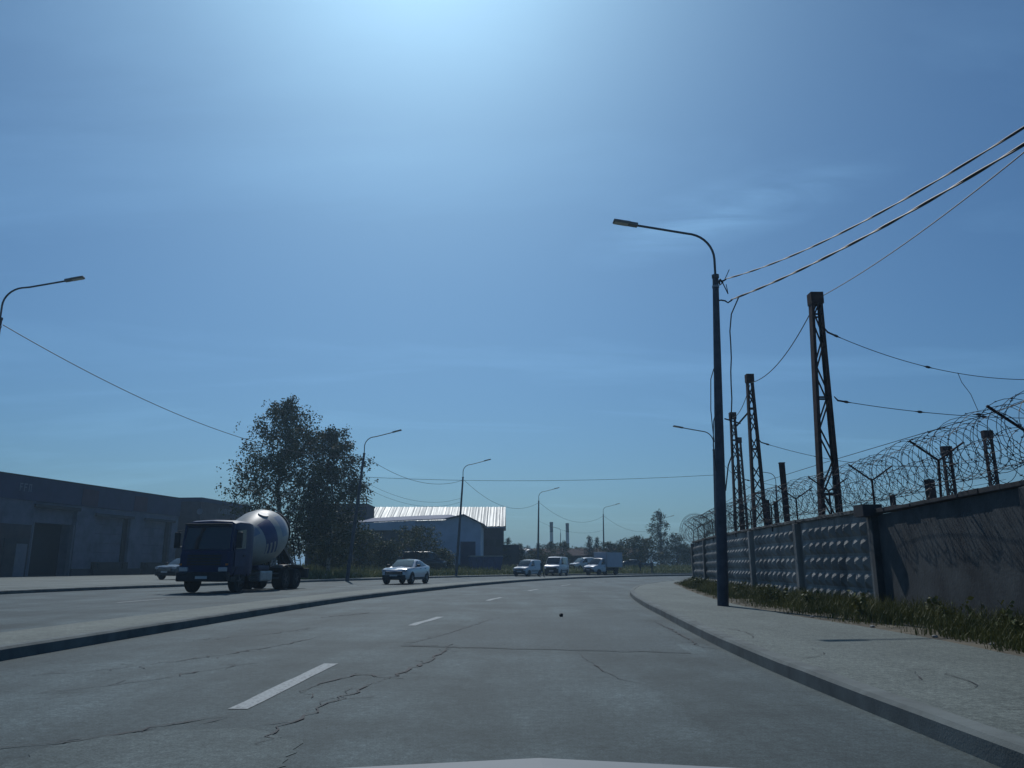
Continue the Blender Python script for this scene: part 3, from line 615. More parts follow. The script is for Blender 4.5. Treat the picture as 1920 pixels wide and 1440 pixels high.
# smaller masts in the yard
for (x, y, h, w, xb, lab) in ((22.2, 40, 7.0, .42, True, 'short lattice post with a broad cap behind the stained wall'), (24.7, 40.5, 7.9, .42, True, 'taller short lattice post beside the capped one')):
    mast((x, y, .1), h, w + .1, w, lab, 14, .1, .2, xb, (-.05, 0), 0, 'short lattice posts in the yard')
for (x, y, h, w, lab) in ((11.75, 34, 5.4, .2, 'plain upright steel post between two lattice masts'), (21.2, 40, 5.3, .36, 'plain steel post beside the short lattice posts'), (20.2, 42, 4.7, .22, 'short plain steel post in the yard'), (14.2, 44, 4.6, .2, 'steel post pair in the yard, left one'), (15.0, 45, 4.6, .2, 'steel post pair in the yard, right one')):
    p = empty('steel_post', (x, y, .1), 0, lab, 'post', 'steel posts in the yard')
    mb = MB(); vs = []
    for z in (0, h):
        for (a, b) in ((-.5, -.5), (.5, -.5), (.5, -.4), (.06, -.4), (.06, .4), (.5, .4), (.5, .5), (-.5, .5), (-.5, .4), (-.06, .4), (-.06, -.4), (-.5, -.4)): vs.append((a * w - .1 * z / h, b * w, z))
    mb.add(vs, [(i, (i + 1) % 12, 12 + (i + 1) % 12, 12 + i) for i in range(12)] + [tuple(range(12, 24))]); mb.build('web', RUST, p)
    mb = MB(); mb.box((-.5 * w - .12, -.55 * w, h), (.5 * w - .08, .55 * w, h + .03)); mb.build('end_plate', RUST, p)
# span wires, contact wire
def insul(mb, p, d, s=1.0):
    p = Vector(p); d = Vector(d).normalized()
    mb.tube([p - d * .22 * s, p - d * .1 * s, p - d * .05 * s, p + d * .05 * s, p + d * .1 * s, p + d * .22 * s], [.012, .02, .05 * s, .05 * s, .02, .012], 8)
def span(p, q, sag, label, ins=(), r=.012):
    pts = catenary(p, q, sag, 48); mb = MB(); mb.tube(pts, r, 5)
    for t in ins:
        i = int(t * 48); insul(mb, pts[i], pts[min(i + 1, 48)] - pts[max(i - 1, 0)], .85)
    d = (pts[1] - pts[0]).normalized(); mb.tube([pts[0] - d * .12 + Vector((0, 0, .12)), pts[0], pts[0] + d * .35], [.015, .03, .03], 6)
    return tag(mb.build('span_wire', WIRE, None, True), label, 'wire', 'tram yard wires')
span((10.62, 25.5, 8.85), (24.1, 26.5, 8.9), 1.55, 'upper span wire slung from the tall near mast', (.03, .27))
span((10.75, 25.5, 6.5), (24.05, 26.5, 6.6), .55, 'lower span wire slung from the tall near mast', (.03, .22, .38))
span((11.85, 37.2, 6.9), (26, 38, 6.9), 1.1, 'span wire slung from the crossed lattice mast', (.03, .2))
span((13.7, 47, 6.2), (30, 48, 6.3), .9, 'span wire slung from the mast with a side arm', (.03, .25))
mb = MB(); mb.tube([(15.7, 0, 6.15), (15.65, 14, 6.1), (15.62, 26, 6.05), (15.0, 37, 6.0), (14.6, 48, 5.95), (16.5, 62, 5.9), (26, 85, 5.9)], .014, 5)
for yy in (24.2, 22.6, 28.2, 29.2): insul(mb, (15.63, yy, 6.06), (0, 1, 0), .6)
tag(mb.build('contact_wire', WIRE), 'contact wire running along the yard under the span wires', 'wire', 'tram yard wires')
mb = MB(); mb.tube([(15.0, 25.8, 7.52), (15.12, 25.85, 7.2), (15.4, 25.9, 6.8), (15.6, 25.95, 6.25)], .01, 5); insul(mb, (15.6, 25.95, 6.12), (1, 0, 0), .9)
tag(mb.build('dropper_wire', WIRE), 'thin curved dropper wire joining the two span wires', 'wire', 'tram yard wires')
cable((10.5, 25.5, 10.1), (9.5, -2, 10.1), 1.0, .014, 'cable from the top of the tall near mast to the mast by the car', m=WIRE)
cable((10.2, 25.5, 9.7), (11.5, 37.2, 9.8), .55, .018, 'cable between the tall near mast and the crossed mast', m=WIRE)
cable((11.5, 37.2, 9.7), (13.3, 47, 9.9), .4, .018, 'cable between the crossed mast and the mast with a side arm', m=WIRE)

# ------------------------------------------------------------------ concrete wall with relief panels
def relief_panel(L, H, nx, nz, dep):
    mb = MB(); t = .1; bx = .22; zb = .12
    mb.box((0, -t, 0), (L, 0, H))
    a = (L - 2 * bx) / nx; c = (H - zb - .16) / nz
    for i in range(nx):
        for k in range(nz):
            x0 = bx + i * a + .025; x1 = bx + (i + 1) * a - .025; z0 = zb + k * c + .035; z1 = zb + (k + 1) * c - .035
            o = len(mb.v); j = rng.uniform(-.012, .012)
            # near-square pyramid with a small flat tip
            xm, zm = (x0 + x1) / 2, z0 + (z1 - z0) * .52; q = .03
            mb.v += [(x0, .002, z0), (x1, .002, z0), (x1, .002, z1), (x0, .002, z1), (xm - q, dep + j, zm - q), (xm + q, dep + j, zm - q), (xm + q, dep + j, zm + q), (xm - q, dep + j, zm + q)]
            fs = [(0, 4, 5, 1), (1, 5, 6, 2), (2, 6, 7, 3), (3, 7, 4, 0), (4, 7, 6, 5)]
            mb.f += [tuple(o + n for n in f) for f in fs]; mb.m += [0] * 5
    return mb
wall = empty('concrete_wall', (8.5, 18.6, .1), 0, 'long grey concrete panel wall with pyramid relief, topped by razor wire', 'wall')
FP = [(8.5, 18.75), (8.58, 24.0), (8.80, 29.4), (9.15, 34.8), (9.70, 40.4), (10.36, 46.0)]
NP = [(6.62, -6), (6.66, -.5), (6.95, 5.2), (7.68, 11.7), (8.42, 18.5)]
def seg_local(p, q): 
    d = Vector((q[0] - p[0], q[1] - p[1])); return d.length, math.atan2(d.y, d.x)
def wall_run(P, relief, H, mpan, coping):
    for i in range(len(P) - 1):
        L, a = seg_local(P[i], P[i + 1])
        if relief: mb = relief_panel(L - .26, H, 9, 5, .115)
        else:
            mb = MB(); mb.box((0, -.12, 0), (L - .26, 0, H))
        o = mb.build('panel', mpan, wall); o.location = (P[i][0] + math.cos(a) * .13 - 8.5, P[i][1] + math.sin(a) * .13 - 18.6, 0.0); o.rotation_euler = (0, R(rng.uniform(-.3, .3)), a)
        n = 9; 
        for k in range(n):
            w = (L - .1) / n; mb = MB(); dz = rng.uniform(-.015, .02); mb.cbox((k * w + .006, -.17, H + .003), ((k + 1) * w - .006, .07 + rng.uniform(-.01, .01), H + .09 + dz), .012)
            c = mb.build('coping_block', coping, wall); c.location = (P[i][0] + math.cos(a) * .05 - 8.5, P[i][1] + math.sin(a) * .05 - 18.6, 0.0); c.rotation_euler = (0, 0, a)
    for i, p in enumerate(P):
        a = seg_local(P[max(0, i - 1)], P[min(len(P) - 1, i + 1)])[1]
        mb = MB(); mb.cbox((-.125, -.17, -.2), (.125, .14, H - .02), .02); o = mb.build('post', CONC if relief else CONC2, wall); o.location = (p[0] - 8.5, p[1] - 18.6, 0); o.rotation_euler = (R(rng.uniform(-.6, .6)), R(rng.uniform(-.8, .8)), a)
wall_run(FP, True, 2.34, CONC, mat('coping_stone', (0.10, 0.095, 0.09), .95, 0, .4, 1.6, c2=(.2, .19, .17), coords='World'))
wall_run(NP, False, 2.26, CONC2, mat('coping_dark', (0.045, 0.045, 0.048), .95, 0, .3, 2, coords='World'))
# Y brackets
ALLP = NP[:-1] + FP
path = spline(ALLP, .5)
def path_at(y): return at_y(path, y)
for yb in (-4.5, -2, .8, 3.4, 6, 8.8, 11.6, 15.0, 18.65, 21.4, 24.0, 26.7, 29.4, 32.1, 34.8, 37.6, 40.4, 43.2, 45.9):
    p = path_at(yb); mb = MB(); t = Vector((p.x - 8.5, p.y - 18.6, 2.2)); j = rng.uniform(-.05, .05)
    mb.bar(t, t + Vector((j, 0, .85)), .035, .035); mb.bar(t + Vector((j, 0, .85)), t + Vector((j - .52, 0, 1.23)), .035, .03); mb.bar(t + Vector((j, 0, .85)), t + Vector((j + .52, 0, 1.2)), .035, .03)
    mb.build('wire_bracket', RUST, wall)
part('bracket_block', PLINTH, wall, ((-.45, -.3, 2.2), (.0, .2, 2.47)))
# razor wire: opposing helices, each coil its own thing
def razor(name, y0, y1, rad, zc, pitch, label, hand=1, ph=0, seg=26, r=.0055, drop=None, wob=.035):
    mb = MB(); n = int((y1 - y0) / pitch * seg); pts = []; ri = random.Random(sum(map(ord, label)))
    lr = [ri.uniform(.94, 1.07) for _ in range(int(n / seg) + 3)]; lx = [ri.uniform(-wob, wob) for _ in lr]; lz = [ri.uniform(-wob, wob) for _ in lr]
    for i in range(n + 1):
        u = i / seg; k = int(u); f = u - k; q = lambda l: l[k] * (1 - f) + l[k + 1] * f
        y = y0 + (y1 - y0) * i / n + .10 * math.sin(u * 2 * PI * hand * .5); p = path_at(min(max(y, -5.9), 45.95)); an = 2 * PI * u * hand + ph
        bul = 1 + .55 * sm(41, 45.5, y); z = zc + .12 * (bul - 1) + q(lz) + rad * bul * q(lr) * math.sin(an)
        if drop: z -= drop[1] * max(0, (y - drop[0])) ** 2
        pts.append(Vector((p.x + q(lx) + rad * bul * q(lr) * math.cos(an), y, z)))
    mb.tube(pts, r, 3, cap=False)
    for i in range(0, n, 2):
        t = (pts[i + 1] - pts[i]).normalized(); a = t.orthogonal().normalized(); a.rotate(Quaternion(t, ri.uniform(0, 6.28)))
        c = pts[i]; mb.add([c + a * .026 + t * .012, c - a * .026 - t * .012, c + t * .03], [(0, 1, 2)])
    return tag(mb.build(name, RAZOR), label, 'razor wire', 'razor wire coils on the wall')
razor('razor_wire_coil', -5, 46.2, .50, 3.20, .42, 'upper razor wire coil resting in the Y brackets along the wall', 1, 0, drop=(44.5, .12))
razor('razor_wire_coil', -5, 46.3, .46, 3.12, .46, 'second razor wire coil interwound with the upper one on the wall', -1, 1.3, drop=(44.3, .14))
razor('razor_wire_coil', -5, 46.4, .40, 2.82, .5, 'lower razor wire coil lying on the wall coping', 1, 2.2, drop=(44.6, .12))
mb = MB()
for dx, z in ((-.45, 3.4), (.45, 3.38), (0, 3.0), (0, 2.72)):
    mb.tube([Vector((path_at(y).x + dx, y, z + .03 * math.sin(y * 1.3))) for y in [(-4.5 + k * 1.05) for k in range(48)]], .004, 4)
tag(mb.build('barbed_wire', RAZOR), 'straight strands of barbed wire strung between the Y brackets', 'barbed wire')

# ------------------------------------------------------------------ vegetation
def leaf_quad(mb, c, s, r, droop=0.0):
    d = Vector((r.gauss(0, 1), r.gauss(0, 1), r.gauss(-droop, .7)))
    if d.length < .01: d = Vector((0, 0, -1))
    d.normalize(); a = d.orthogonal().normalized(); a.rotate(Quaternion(d, r.uniform(0, 6.28)))
    w = s * r.uniform(.28, .45); l = s * r.uniform(.7, 1.2)
    o = len(mb.v); mb.v += [tuple(c), tuple(c + d * l * .5 + a * w), tuple(c + d * l), tuple(c + d * l * .5 - a * w)]; mb.f.append((o, o + 1, o + 2, o + 3)); mb.m.append(0)
def interp(tab, u):
    for i in range(len(tab) - 1):
        if tab[i][0] <= u <= tab[i + 1][0]:
            k = (u - tab[i][0]) / (tab[i + 1][0] - tab[i][0]); return tab[i][1] * (1 - k) + tab[i + 1][1] * k
    return tab[-1][1]
def tree_meshes(h, env, seed, limbs, strands, leaf, droop=1.2, tr=.22, per=7, strand_len=1.2, lean=(0, 0), up=.5, low=.14):
    """trunk + limbs (mesh) and crown (mesh of leaf faces hanging on twig strands along the limbs)"""
    r = random.Random(seed); tb = MB(); lb = MB()
    tp = [Vector((lean[0] * (k / 10) ** 1.5 + r.gauss(0, .012 * h) * (k > 1), lean[1] * (k / 10) + r.gauss(0, .012 * h) * (k > 1), h * .98 * k / 10)) for k in range(11)]
    tb.tube([Vector((0, 0, -.4))] + tp[0:], [tr * 1.3] + [max(.02, tr * (1 - k / 10.4)) for k in range(11)], 8)
    for i in range(limbs):
        u = low + (0.97 - low) * ((i + r.random()) / limbs) ** .9
        k = u * 10; b = tp[int(k)].lerp(tp[min(10, int(k) + 1)], k - int(k))
        ang = i * 2.4 + r.uniform(-.5, .5); R_ = interp(env, u) * r.uniform(.65, 1.12)
        end = b + Vector((math.cos(ang) * R_, math.sin(ang) * R_, R_ * up * r.uniform(.3, 1.1)))
        end.z = min(end.z, h * 1.0)
        mid = b.lerp(end, .5) + Vector((r.gauss(0, .05 * R_), r.gauss(0, .05 * R_), .1 * R_))
        lp = [b, b.lerp(mid, .5), mid, mid.lerp(end, .55) + Vector((0, 0, .03 * R_)), end]
        lr = max(.015, tr * .32 * (1 - u * .7)); tb.tube(lp, [lr, lr * .8, lr * .55, lr * .35, .01], 5, cap=False)
        ns = max(2, int(strands * (.35 + R_ / max(e[1] for e in env))))
        for s in range(ns):
            f = r.uniform(.18, 1.0) ** .75; j = min(3, int(f * 4)); p = lp[j].lerp(lp[j + 1], f * 4 - j)
            off = Vector((r.gauss(0, 1), r.gauss(0, 1), r.gauss(.1, .6))) * (.12 * R_ + .15)
            q = p + off; L_ = strand_len * r.uniform(.4, 1.2); sw = Vector((r.gauss(0, .25), r.gauss(0, .25), 0))
            if s % 3 == 0: tb.tube([p, p.lerp(q, .6) + Vector((0, 0, .05)), q], [lr * .3, .012, .006], 3, cap=False)
            for m_ in range(per):
                t = m_ / per; c = q + Vector((0, 0, -L_ * t * droop * .7)) + sw * t * L_ + Vector((r.gauss(0, .13), r.gauss(0, .13), r.gauss(0, .1))) * (leaf * 4.2)
                leaf_quad(lb, c, leaf * r.uniform(.7, 1.25), r, droop * .6)
    return tb, lb
def tree(name, loc, label, cat, args, mats=(BARK, LEAF), group=None, rz=0.0, sc=1.0):
    t = empty(name, loc, rz, label, cat, group); t.scale = (sc, sc, sc); tb, lb = tree_meshes(**args)
    tb.build('trunk', mats[0], t, True); lb.build('crown', mats[1], t); return t
birch_env = [(0, 2.6), (.14, 4.3), (.3, 5.4), (.45, 5.0), (.6, 4.1), (.75, 3.2), (.88, 1.9), (1, .5)]
tree('birch_tree', (-21.2, 72, .3), 'large spreading birch behind the mixer truck, the taller of two', 'tree', dict(h=16.6, env=birch_env, seed=4, limbs=62, strands=44, leaf=.21, per=9, tr=.27, droop=1.3, strand_len=1.3, lean=(.3, 0), low=.1), group='big birches')
tree('birch_tree', (-17.0, 75, .4), 'rounder lower birch pressed against the taller one beside the leaning lamp', 'tree', dict(h=14.0, env=[(0, 2.0), (.15, 3.2), (.4, 3.3), (.6, 3.1), (.8, 2.5), (.93, 1.5), (1, .5)], seed=9, limbs=50, strands=42, leaf=.21, per=9, tr=.2, strand_len=1.0, low=.08), group='big birches')
bush_env = [(0, 2.2), (.3, 2.9), (.6, 2.6), (.85, 1.6), (1, .5)]
def bush(loc, h, w, seed, label, n=34, leaf=.2, m=(BARKD, LEAF2), group='bushes on the verge', strands=24):
    return tree('bush', loc, label, 'bush', dict(h=h, env=[(a, b * w / 2.9) for a, b in bush_env], seed=seed, limbs=n, strands=strands, leaf=leaf, per=6, tr=.06, droop=.5, strand_len=.7, up=.6, low=.03), m, group)
bush((-11.4, 98.5, .6), 5.2, 3.0, 21, 'round green bush in front of the pale shed')
bush((-16.6, 88, .55), 4.3, 2.3, 22, 'tall loose bush behind the leaning street lamp')
bush((-19.0, 84, .5), 3.0, 2.0, 23, 'low dark bush under the birches', m=(BARKD, LEAF)); bush((-23.5, 80, .3), 3.4, 2.4, 24, 'dark undergrowth bush beneath the taller birch', m=(BARKD, LEAF)); bush((-14.6, 92, .6), 3.2, 1.8, 25, 'dark bush left of the round green bush', m=(BARKD, LEAF)); bush((-27.5, 82, .2), 4.5, 2.8, 26, 'dense bush between the brick block and the birch', m=(BARKD, LEAF))
bush((-21.0, 90, .5), 6.0, 3.4, 27, 'dense dark thicket behind both birches', m=(BARKD, LEAF), n=44); bush((-9.0, 101, .6), 2.4, 1.8, 28, 'small bush right of the round green bush')
# far trees
spruce_env = [(0, 1.5), (.1, 1.9), (.35, 1.45), (.6, .95), (.85, .4), (1, .06)]
protos = []
for k, (h, env, lm, lf, dr, up_, bk) in enumerate(((9, [(0, 1.0), (.15, 2.3), (.4, 2.9), (.7, 2.2), (.9, 1.1), (1, .3)], LEAF, .26, .6, .6, BARKD), (8, spruce_env, LEAF3, .22, .9, -.15, BARKD), (7, [(0, 2.4), (.2, 3.2), (.5, 3.3), (.8, 2.2), (1, .7)], LEAF, .28, .5, .5, BARKD), (11, [(0, .8), (.2, 1.8), (.5, 2.1), (.75, 1.5), (.9, .8), (1, .2)], LEAF, .24, 1.0, .7, BARK))):
    tb, lb = tree_meshes(h=h, env=env, seed=40 + k, limbs=40, strands=15, leaf=lf, per=6, tr=.16, droop=dr, strand_len=.8, up=up_, low=.07)
    protos.append((tb.mesh('trunk', bk, True), lb.mesh('crown', lm), h))
def far_tree(kind, x, y, h, label, group='trees along the horizon', rz=None, wide=1.0, name=None):
    tm, lm, h0 = protos[kind]; t = empty(name or ['broadleaf_tree', 'spruce_tree', 'round_tree', 'slender_birch'][kind], (x, y, 0), rng.uniform(0, 6.28) if rz is None else rz, label, 'tree', group); s = h / h0; t.scale = (s * wide, s * wide, s)
    for nm, me in (('trunk', tm), ('crown', lm)):
        o = bpy.data.objects.new(nm, me); col.objects.link(o); o.parent = t
far_tree(3, 28.0, 152, 11.8, 'slender airy birch standing tallest among the far trees', wide=.95)
far_tree(0, 30.5, 150, 7.2, 'leafy tree hugging the right side of the slender birch', wide=1.1)
far_tree(2, 21.6, 142, 6.2, 'round dense tree left of the slender birch', wide=1.15); far_tree(2, 24.6, 146, 6.0, 'round tree between the dense round tree and the slender birch')
far_tree(2, 15.9, 132, 4.9, 'rounded dark tree right above the white box truck', wide=1.1); far_tree(0, 18.2, 136, 4.6, 'small tree filling the gap behind the box truck')
far_tree(1, 14.6, 152, 7.0, 'pointed spruce left of the box truck', wide=1.05); far_tree(1, 17.4, 165, 7.2, 'thin spruce behind the lamp pole of the box truck'); far_tree(2, 12.8, 156, 4.6, 'low round tree between spruce and chimneys')
far_tree(0, 8.9, 140, 5.4, 'thin leafy tree beside the small far lamp'); far_tree(3, 7.2, 150, 5.8, 'young birch just right of the taller chimney base'); far_tree(3, 10.5, 160, 6.0, 'young birch between the two chimneys')
far_tree(2, 3.9, 120, 3.6, 'dark round tree at the foot of the lamp by the chimneys', wide=1.2); far_tree(1, 1.4, 128, 4.8, 'small spruce between the hall and the lamp'); far_tree(3, -.6, 126, 5.6, 'young birch beside the hall annex'); far_tree(0, -2.0, 124, 4.7, 'leafy tree hiding the corner of the hall', wide=1.1)
far_tree(1, 36.5, 160, 4.6, 'small spruce by the end of the concrete wall'); far_tree(1, 38.5, 172, 5.2, 'second small spruce by the end of the wall'); far_tree(0, 40, 185, 6.0, 'leafy tree behind the end of the wall'); far_tree(2, 33.2, 150, 4.4, 'low round tree right of the leafy one by the birch')
for k in range(26):
    x = -6 + k * 2.4 + rng.uniform(-1, 1); y = 215 + rng.uniform(-15, 30)
    far_tree([0, 1, 2, 0][k % 4], x * 1.25, y, rng.uniform(4.8, 8.0), 'tree in the dense belt closing the horizon', 'tree belt on the horizon', wide=rng.uniform(1.0, 1.4))
far_tree(0, 24, 55, 4.4, 'treetop showing above the stained wall beside the tall mast', wide=1.1); far_tree(2, 26, 58, 4.0, 'broad treetop above the wall beside the tall mast')

# grass: blades as one uncountable mass each
def grass(name, spots, label, hmin, hmax, w, seed, m=BLADE):
    r = random.Random(seed); mb = MB()
    for (x, y, z, *k_) in spots:
        h = r.uniform(hmin, hmax) * (k_[0] if k_ else 1); a = r.uniform(0, 6.28); b = r.uniform(.1, .9) * h; dx, dy = math.cos(a), math.sin(a); bx, by = -dy * w, dx * w
        o = len(mb.v); mb.v += [(x - bx, y - by, z - .02), (x + bx, y + by, z - .02), (x + dx * b * .35 + bx * .7, y + dy * b * .35 + by * .7, z + h * .6), (x + dx * b * .35 - bx * .7, y + dy * b * .35 - by * .7, z + h * .6), (x + dx * b, y + dy * b, z + h)]
        mb.f += [(o, o + 1, o + 2, o + 3), (o + 3, o + 2, o + 4)]; mb.m += [0, 0]
    return tag(mb.build(name, m), label, 'grass', kind='stuff')
WEED = leaf_mat('weed_leaf', (0.05, 0.07, 0.02), (0.12, 0.125, 0.045))
sp = []; GEs = resample(GE, 500)
for _ in range(60000):
    y = 4 + 45 * rng.random() ** 1.5; g = at_y(GEs, y); 
    wx = path_at(min(y, 45.9)).x - .1 if y < 46 else g.x + 1.6
    u = rng.random() ** .8
    if math.sin(y * 1.7) + math.sin(y * .6 + 2) + rng.uniform(-1, 1) < -1.1: continue
    if rng.random() > .15 + 1.3 * u: continue
    e = .12 + .10 * math.sin(y * 2.3) + .07 * math.sin(y * 5.1 + 1)
    sp.append((g.x + e + (wx - g.x - e) * u, y, .145 + .02 * u, .22 + .9 * u))
grass('grass', sp, 'rough green grass and weeds at the foot of the concrete wall', .08, .48, .007, 3, WEED)
sp = []
for _ in range(34000):
    i = int(rng.random() ** 1.3 * 88); d = 2.0 + rng.random() ** 1.4 * 20; k = 0
    while ds[k + 1] < d: k += 1
    t = (d - ds[k]) / (ds[k + 1] - ds[k]); p = vrows[k][i].lerp(vrows[k + 1][i], t).lerp(vrows[k][i + 1].lerp(vrows[k + 1][i + 1], t), rng.random())
    if ALONG[i] < 5 and rng.random() < .7: continue
    if p.x < -17 - (p.y - 62) * .285: continue
    sp.append((p.x, p.y, verge_z(d, ALONG[i])))
grass('grass', sp, 'tall rough grass on the verge beyond the opposite carriageway', .25, .75, .035, 5)
# weeds with broad leaves along the wall
r_ = random.Random(31)
for k in range(26):
    y = 8 + 34 * r_.random(); g = at_y(GEs, y); wx = path_at(y).x; x = g.x + (wx - g.x) * r_.uniform(.35, .92); mb = MB()
    for s in range(r_.randint(4, 8)):
        a = r_.uniform(0, 6.28); h = r_.uniform(.25, .6); tip = Vector((math.cos(a) * h * .5, math.sin(a) * h * .5, h)); mb.tube([(0, 0, 0), tip * .6 + Vector((0, 0, .05)), tip], [.006, .005, .003], 3, cap=False)
        for m_ in range(7): leaf_quad(mb, tip * (.35 + .65 * m_ / 7), r_.uniform(.06, .13), r_, .2)
    o = mb.build('weed', WEED); o.location = (x, y, .14); tag(o, 'leafy weed growing in the grass strip at the foot of the wall', 'weed', 'weeds by the wall')
# stones in the verge and by the wall
STONE = mat('pale_stone', (.28, .27, .25), .9, 0, .2, 6)
def stone(loc, s, label, group='loose pale stones'):
    bm = bmesh.new(); bmesh.ops.create_icosphere(bm, subdivisions=2, radius=s)
    for v in bm.verts: v.co *= rng.uniform(.8, 1.15); v.co.z *= .55
    me = bpy.data.meshes.new('stone'); bm.to_mesh(me); bm.free(); me.materials.append(STONE); o = bpy.data.objects.new('stone', me); col.objects.link(o); o.location = loc; tag(o, label, 'stone', group)
for q in ((-16.4, 71, .35), (-14.2, 73.5, .4), (-17.5, 66.5, .2)): stone(q, .28, 'pale stone lying in the verge grass below the birches')
for q in ((6.5, 11.2, .16), (6.35, 12.4, .16), (6.6, 10.4, .16), (6.3, 14.4, .16), (6.25, 17.1, .16)): stone(q, .045, 'small pale stone on the edge of the pavement by the weeds')
bm = bmesh.new(); bmesh.ops.create_icosphere(bm, subdivisions=2, radius=.045)
for v in bm.verts: v.co *= rng.uniform(.75, 1.2)
me = bpy.data.meshes.new('road_debris'); bm.to_mesh(me); bm.free(); me.materials.append(RUBBER); o = bpy.data.objects.new('road_debris', me); col.objects.link(o); o.location = (1.18, 19.7, .035); tag(o, 'small black lump of debris lying on the road', 'debris')

# ------------------------------------------------------------------ vehicles (local x forward, y left, z up)
def loft(mb, st, sec, mi=0):
    """st: list of station dicts; sec(station) -> half section points (y>=0) bottom to top; mirrored"""
    rings = []
    for s in st:
        h = sec(s); rings.append([(s[0], y, z) for y, z in h] + [(s[0], -y, z) for y, z in reversed(h)])
    n = len(rings[0]); o = len(mb.v)
    for r_ in rings: mb.v.extend(r_)
    for i in range(len(rings) - 1):
        for j in range(n):
            j2 = (j + 1) % n; mb.f.append((o + i * n + j, o + (i + 1) * n + j, o + (i + 1) * n + j2, o + i * n + j2)); mb.m.append(mi)
    mb.f.append(tuple(o + j for j in range(n))); mb.f.append(tuple(o + (len(rings) - 1) * n + j for j in reversed(range(n)))); mb.m += [mi, mi]
def wheel(parent, x, y, r, w, rim=RIM, rfrac=.64):
    M = Matrix.Translation((x, y, r)) @ Matrix.Rotation(R(90), 4, 'X')
    mb = MB(); mb.lathe([(-w/2, r*.6), (-w/2, r*.9), (-w*.38, r*.985), (w*.38, r*.985), (w/2, r*.9), (w/2, r*.6)], 24, M); t = mb.build('wheel', RUBBER, parent, True)
    mb = MB(); s = 1 if y > 0 else -1; rr = r * rfrac
    mb.lathe([(-.01, rr), (.012, rr), (.012, rr * .9), (-.03, rr * .86)], 20, M @ Matrix.Translation((0, 0, -s * (w/2 + .0))), caps=False)
    for k in range(5):
        a = 2 * PI * k / 5; mb.bar(M @ Vector((0, 0, -s * (w/2 - .01))), M @ Vector((math.cos(a) * rr, math.sin(a) * rr, -s * (w/2 - .01))), rr * .26, .03, 0, (0, 1, 0))
    mb.lathe([(-.03, rr * .22), (.03, rr * .22)], 12, M @ Matrix.Translation((0, 0, -s * (w/2 - .01)))); mb.build('rim', rim, t)
    return t
def body_sec(s):
    x, zb, zt, w = s[:4]; b = s[4] if len(s) > 4 else .06
    return [(0.0, zb), (w * .86, zb), (w * .97, zb + .1), (w, zb + (zt - zb) * .45), (w * .985, zt - b * 1.6), (w * .93, zt - b * .35), (w * .55, zt), (0.0, zt + .02)]
def cabin(mb, st):
    # st: x, zbase, ztop, wbase, wtop
    def sec(s):
        x, z0, z1, w0, w1 = s; return [(0, z0 - .02), (w0, z0 - .02), (w0 * .6 + w1 * .4, z0 + (z1 - z0) * .45), (w1, z1 - .06), (w1 * .86, z1 - .01), (0, z1 + .02)]
    loft(mb, st, sec)
def cab_pt(st, x, v, side, out=.012):
    for i in range(len(st) - 1):
        a, b = st[i], st[i + 1]
        if min(a[0], b[0]) - 1e-6 <= x <= max(a[0], b[0]) + 1e-6:
            k = (x - a[0]) / (b[0] - a[0]) if abs(b[0] - a[0]) > 1e-6 else 0
            z0 = a[1] + (b[1] - a[1]) * k; z1 = a[2] + (b[2] - a[2]) * k; w0 = a[3] + (b[3] - a[3]) * k; w1 = a[4] + (b[4] - a[4]) * k
            zz = z0 + (z1 - z0 - .06) * v; vm = (z1 - z0) * .45 / max(.01, z1 - z0 - .06); wm = w0 * .6 + w1 * .4
            w = (w0 + (wm - w0) * v / vm) if v < vm else (wm + (w1 - wm) * (v - vm) / max(.01, 1 - vm))
            return Vector((x, side * (w + out), zz))
def side_pane(mb, st, x0, x1, v0=.1, v1=.93, side=1, n=7, xt0=None, xt1=None):
    xt0 = x0 if xt0 is None else xt0; xt1 = x1 if xt1 is None else xt1
    bot = [cab_pt(st, x0 + (x1 - x0) * k / n, v0, side) for k in range(n + 1)]; mid = [cab_pt(st, (x0 + xt0) / 2 + ((x1 + xt1) / 2 - (x0 + xt0) / 2) * k / n, (v0 + v1) / 2, side) for k in range(n + 1)]; top = [cab_pt(st, xt0 + (xt1 - xt0) * k / n, v1, side) for k in range(n + 1)]
    o = len(mb.v); mb.v += [tuple(p) for p in bot + mid + top]; m = n + 1
    for row in range(2):
        for k in range(n):
            f = (o + row * m + k, o + row * m + k + 1, o + (row + 1) * m + k + 1, o + (row + 1) * m + k); mb.f.append(f if side < 0 else f[::-1]); mb.m.append(0)
def top_pane(mb, pts, ins=.07, out=.014):
    """pts: list of (x, z, halfwidth) running along the centre of a sloping pane"""
    o = len(mb.v); n = len(pts)
    for i, (x, z, w) in enumerate(pts):
        a = pts[max(0, i - 1)]; b = pts[min(n - 1, i + 1)]; t = Vector((b[0] - a[0], 0, b[1] - a[1])).normalized(); nn = Vector((t.z, 0, -t.x))
        if nn.z < 0: nn = -nn
        for k in range(-3, 4):
            y = (w - ins) * k / 3; c = Vector((x, y, z + .02 * (1 - (k / 3) ** 2))) + nn * out; mb.v.append(tuple(c))
    for i in range(n - 1):
        for k in range(6): mb.f.append((o + i * 7 + k, o + i * 7 + k + 1, o + (i + 1) * 7 + k + 1, o + (i + 1) * 7 + k)); mb.m.append(0)
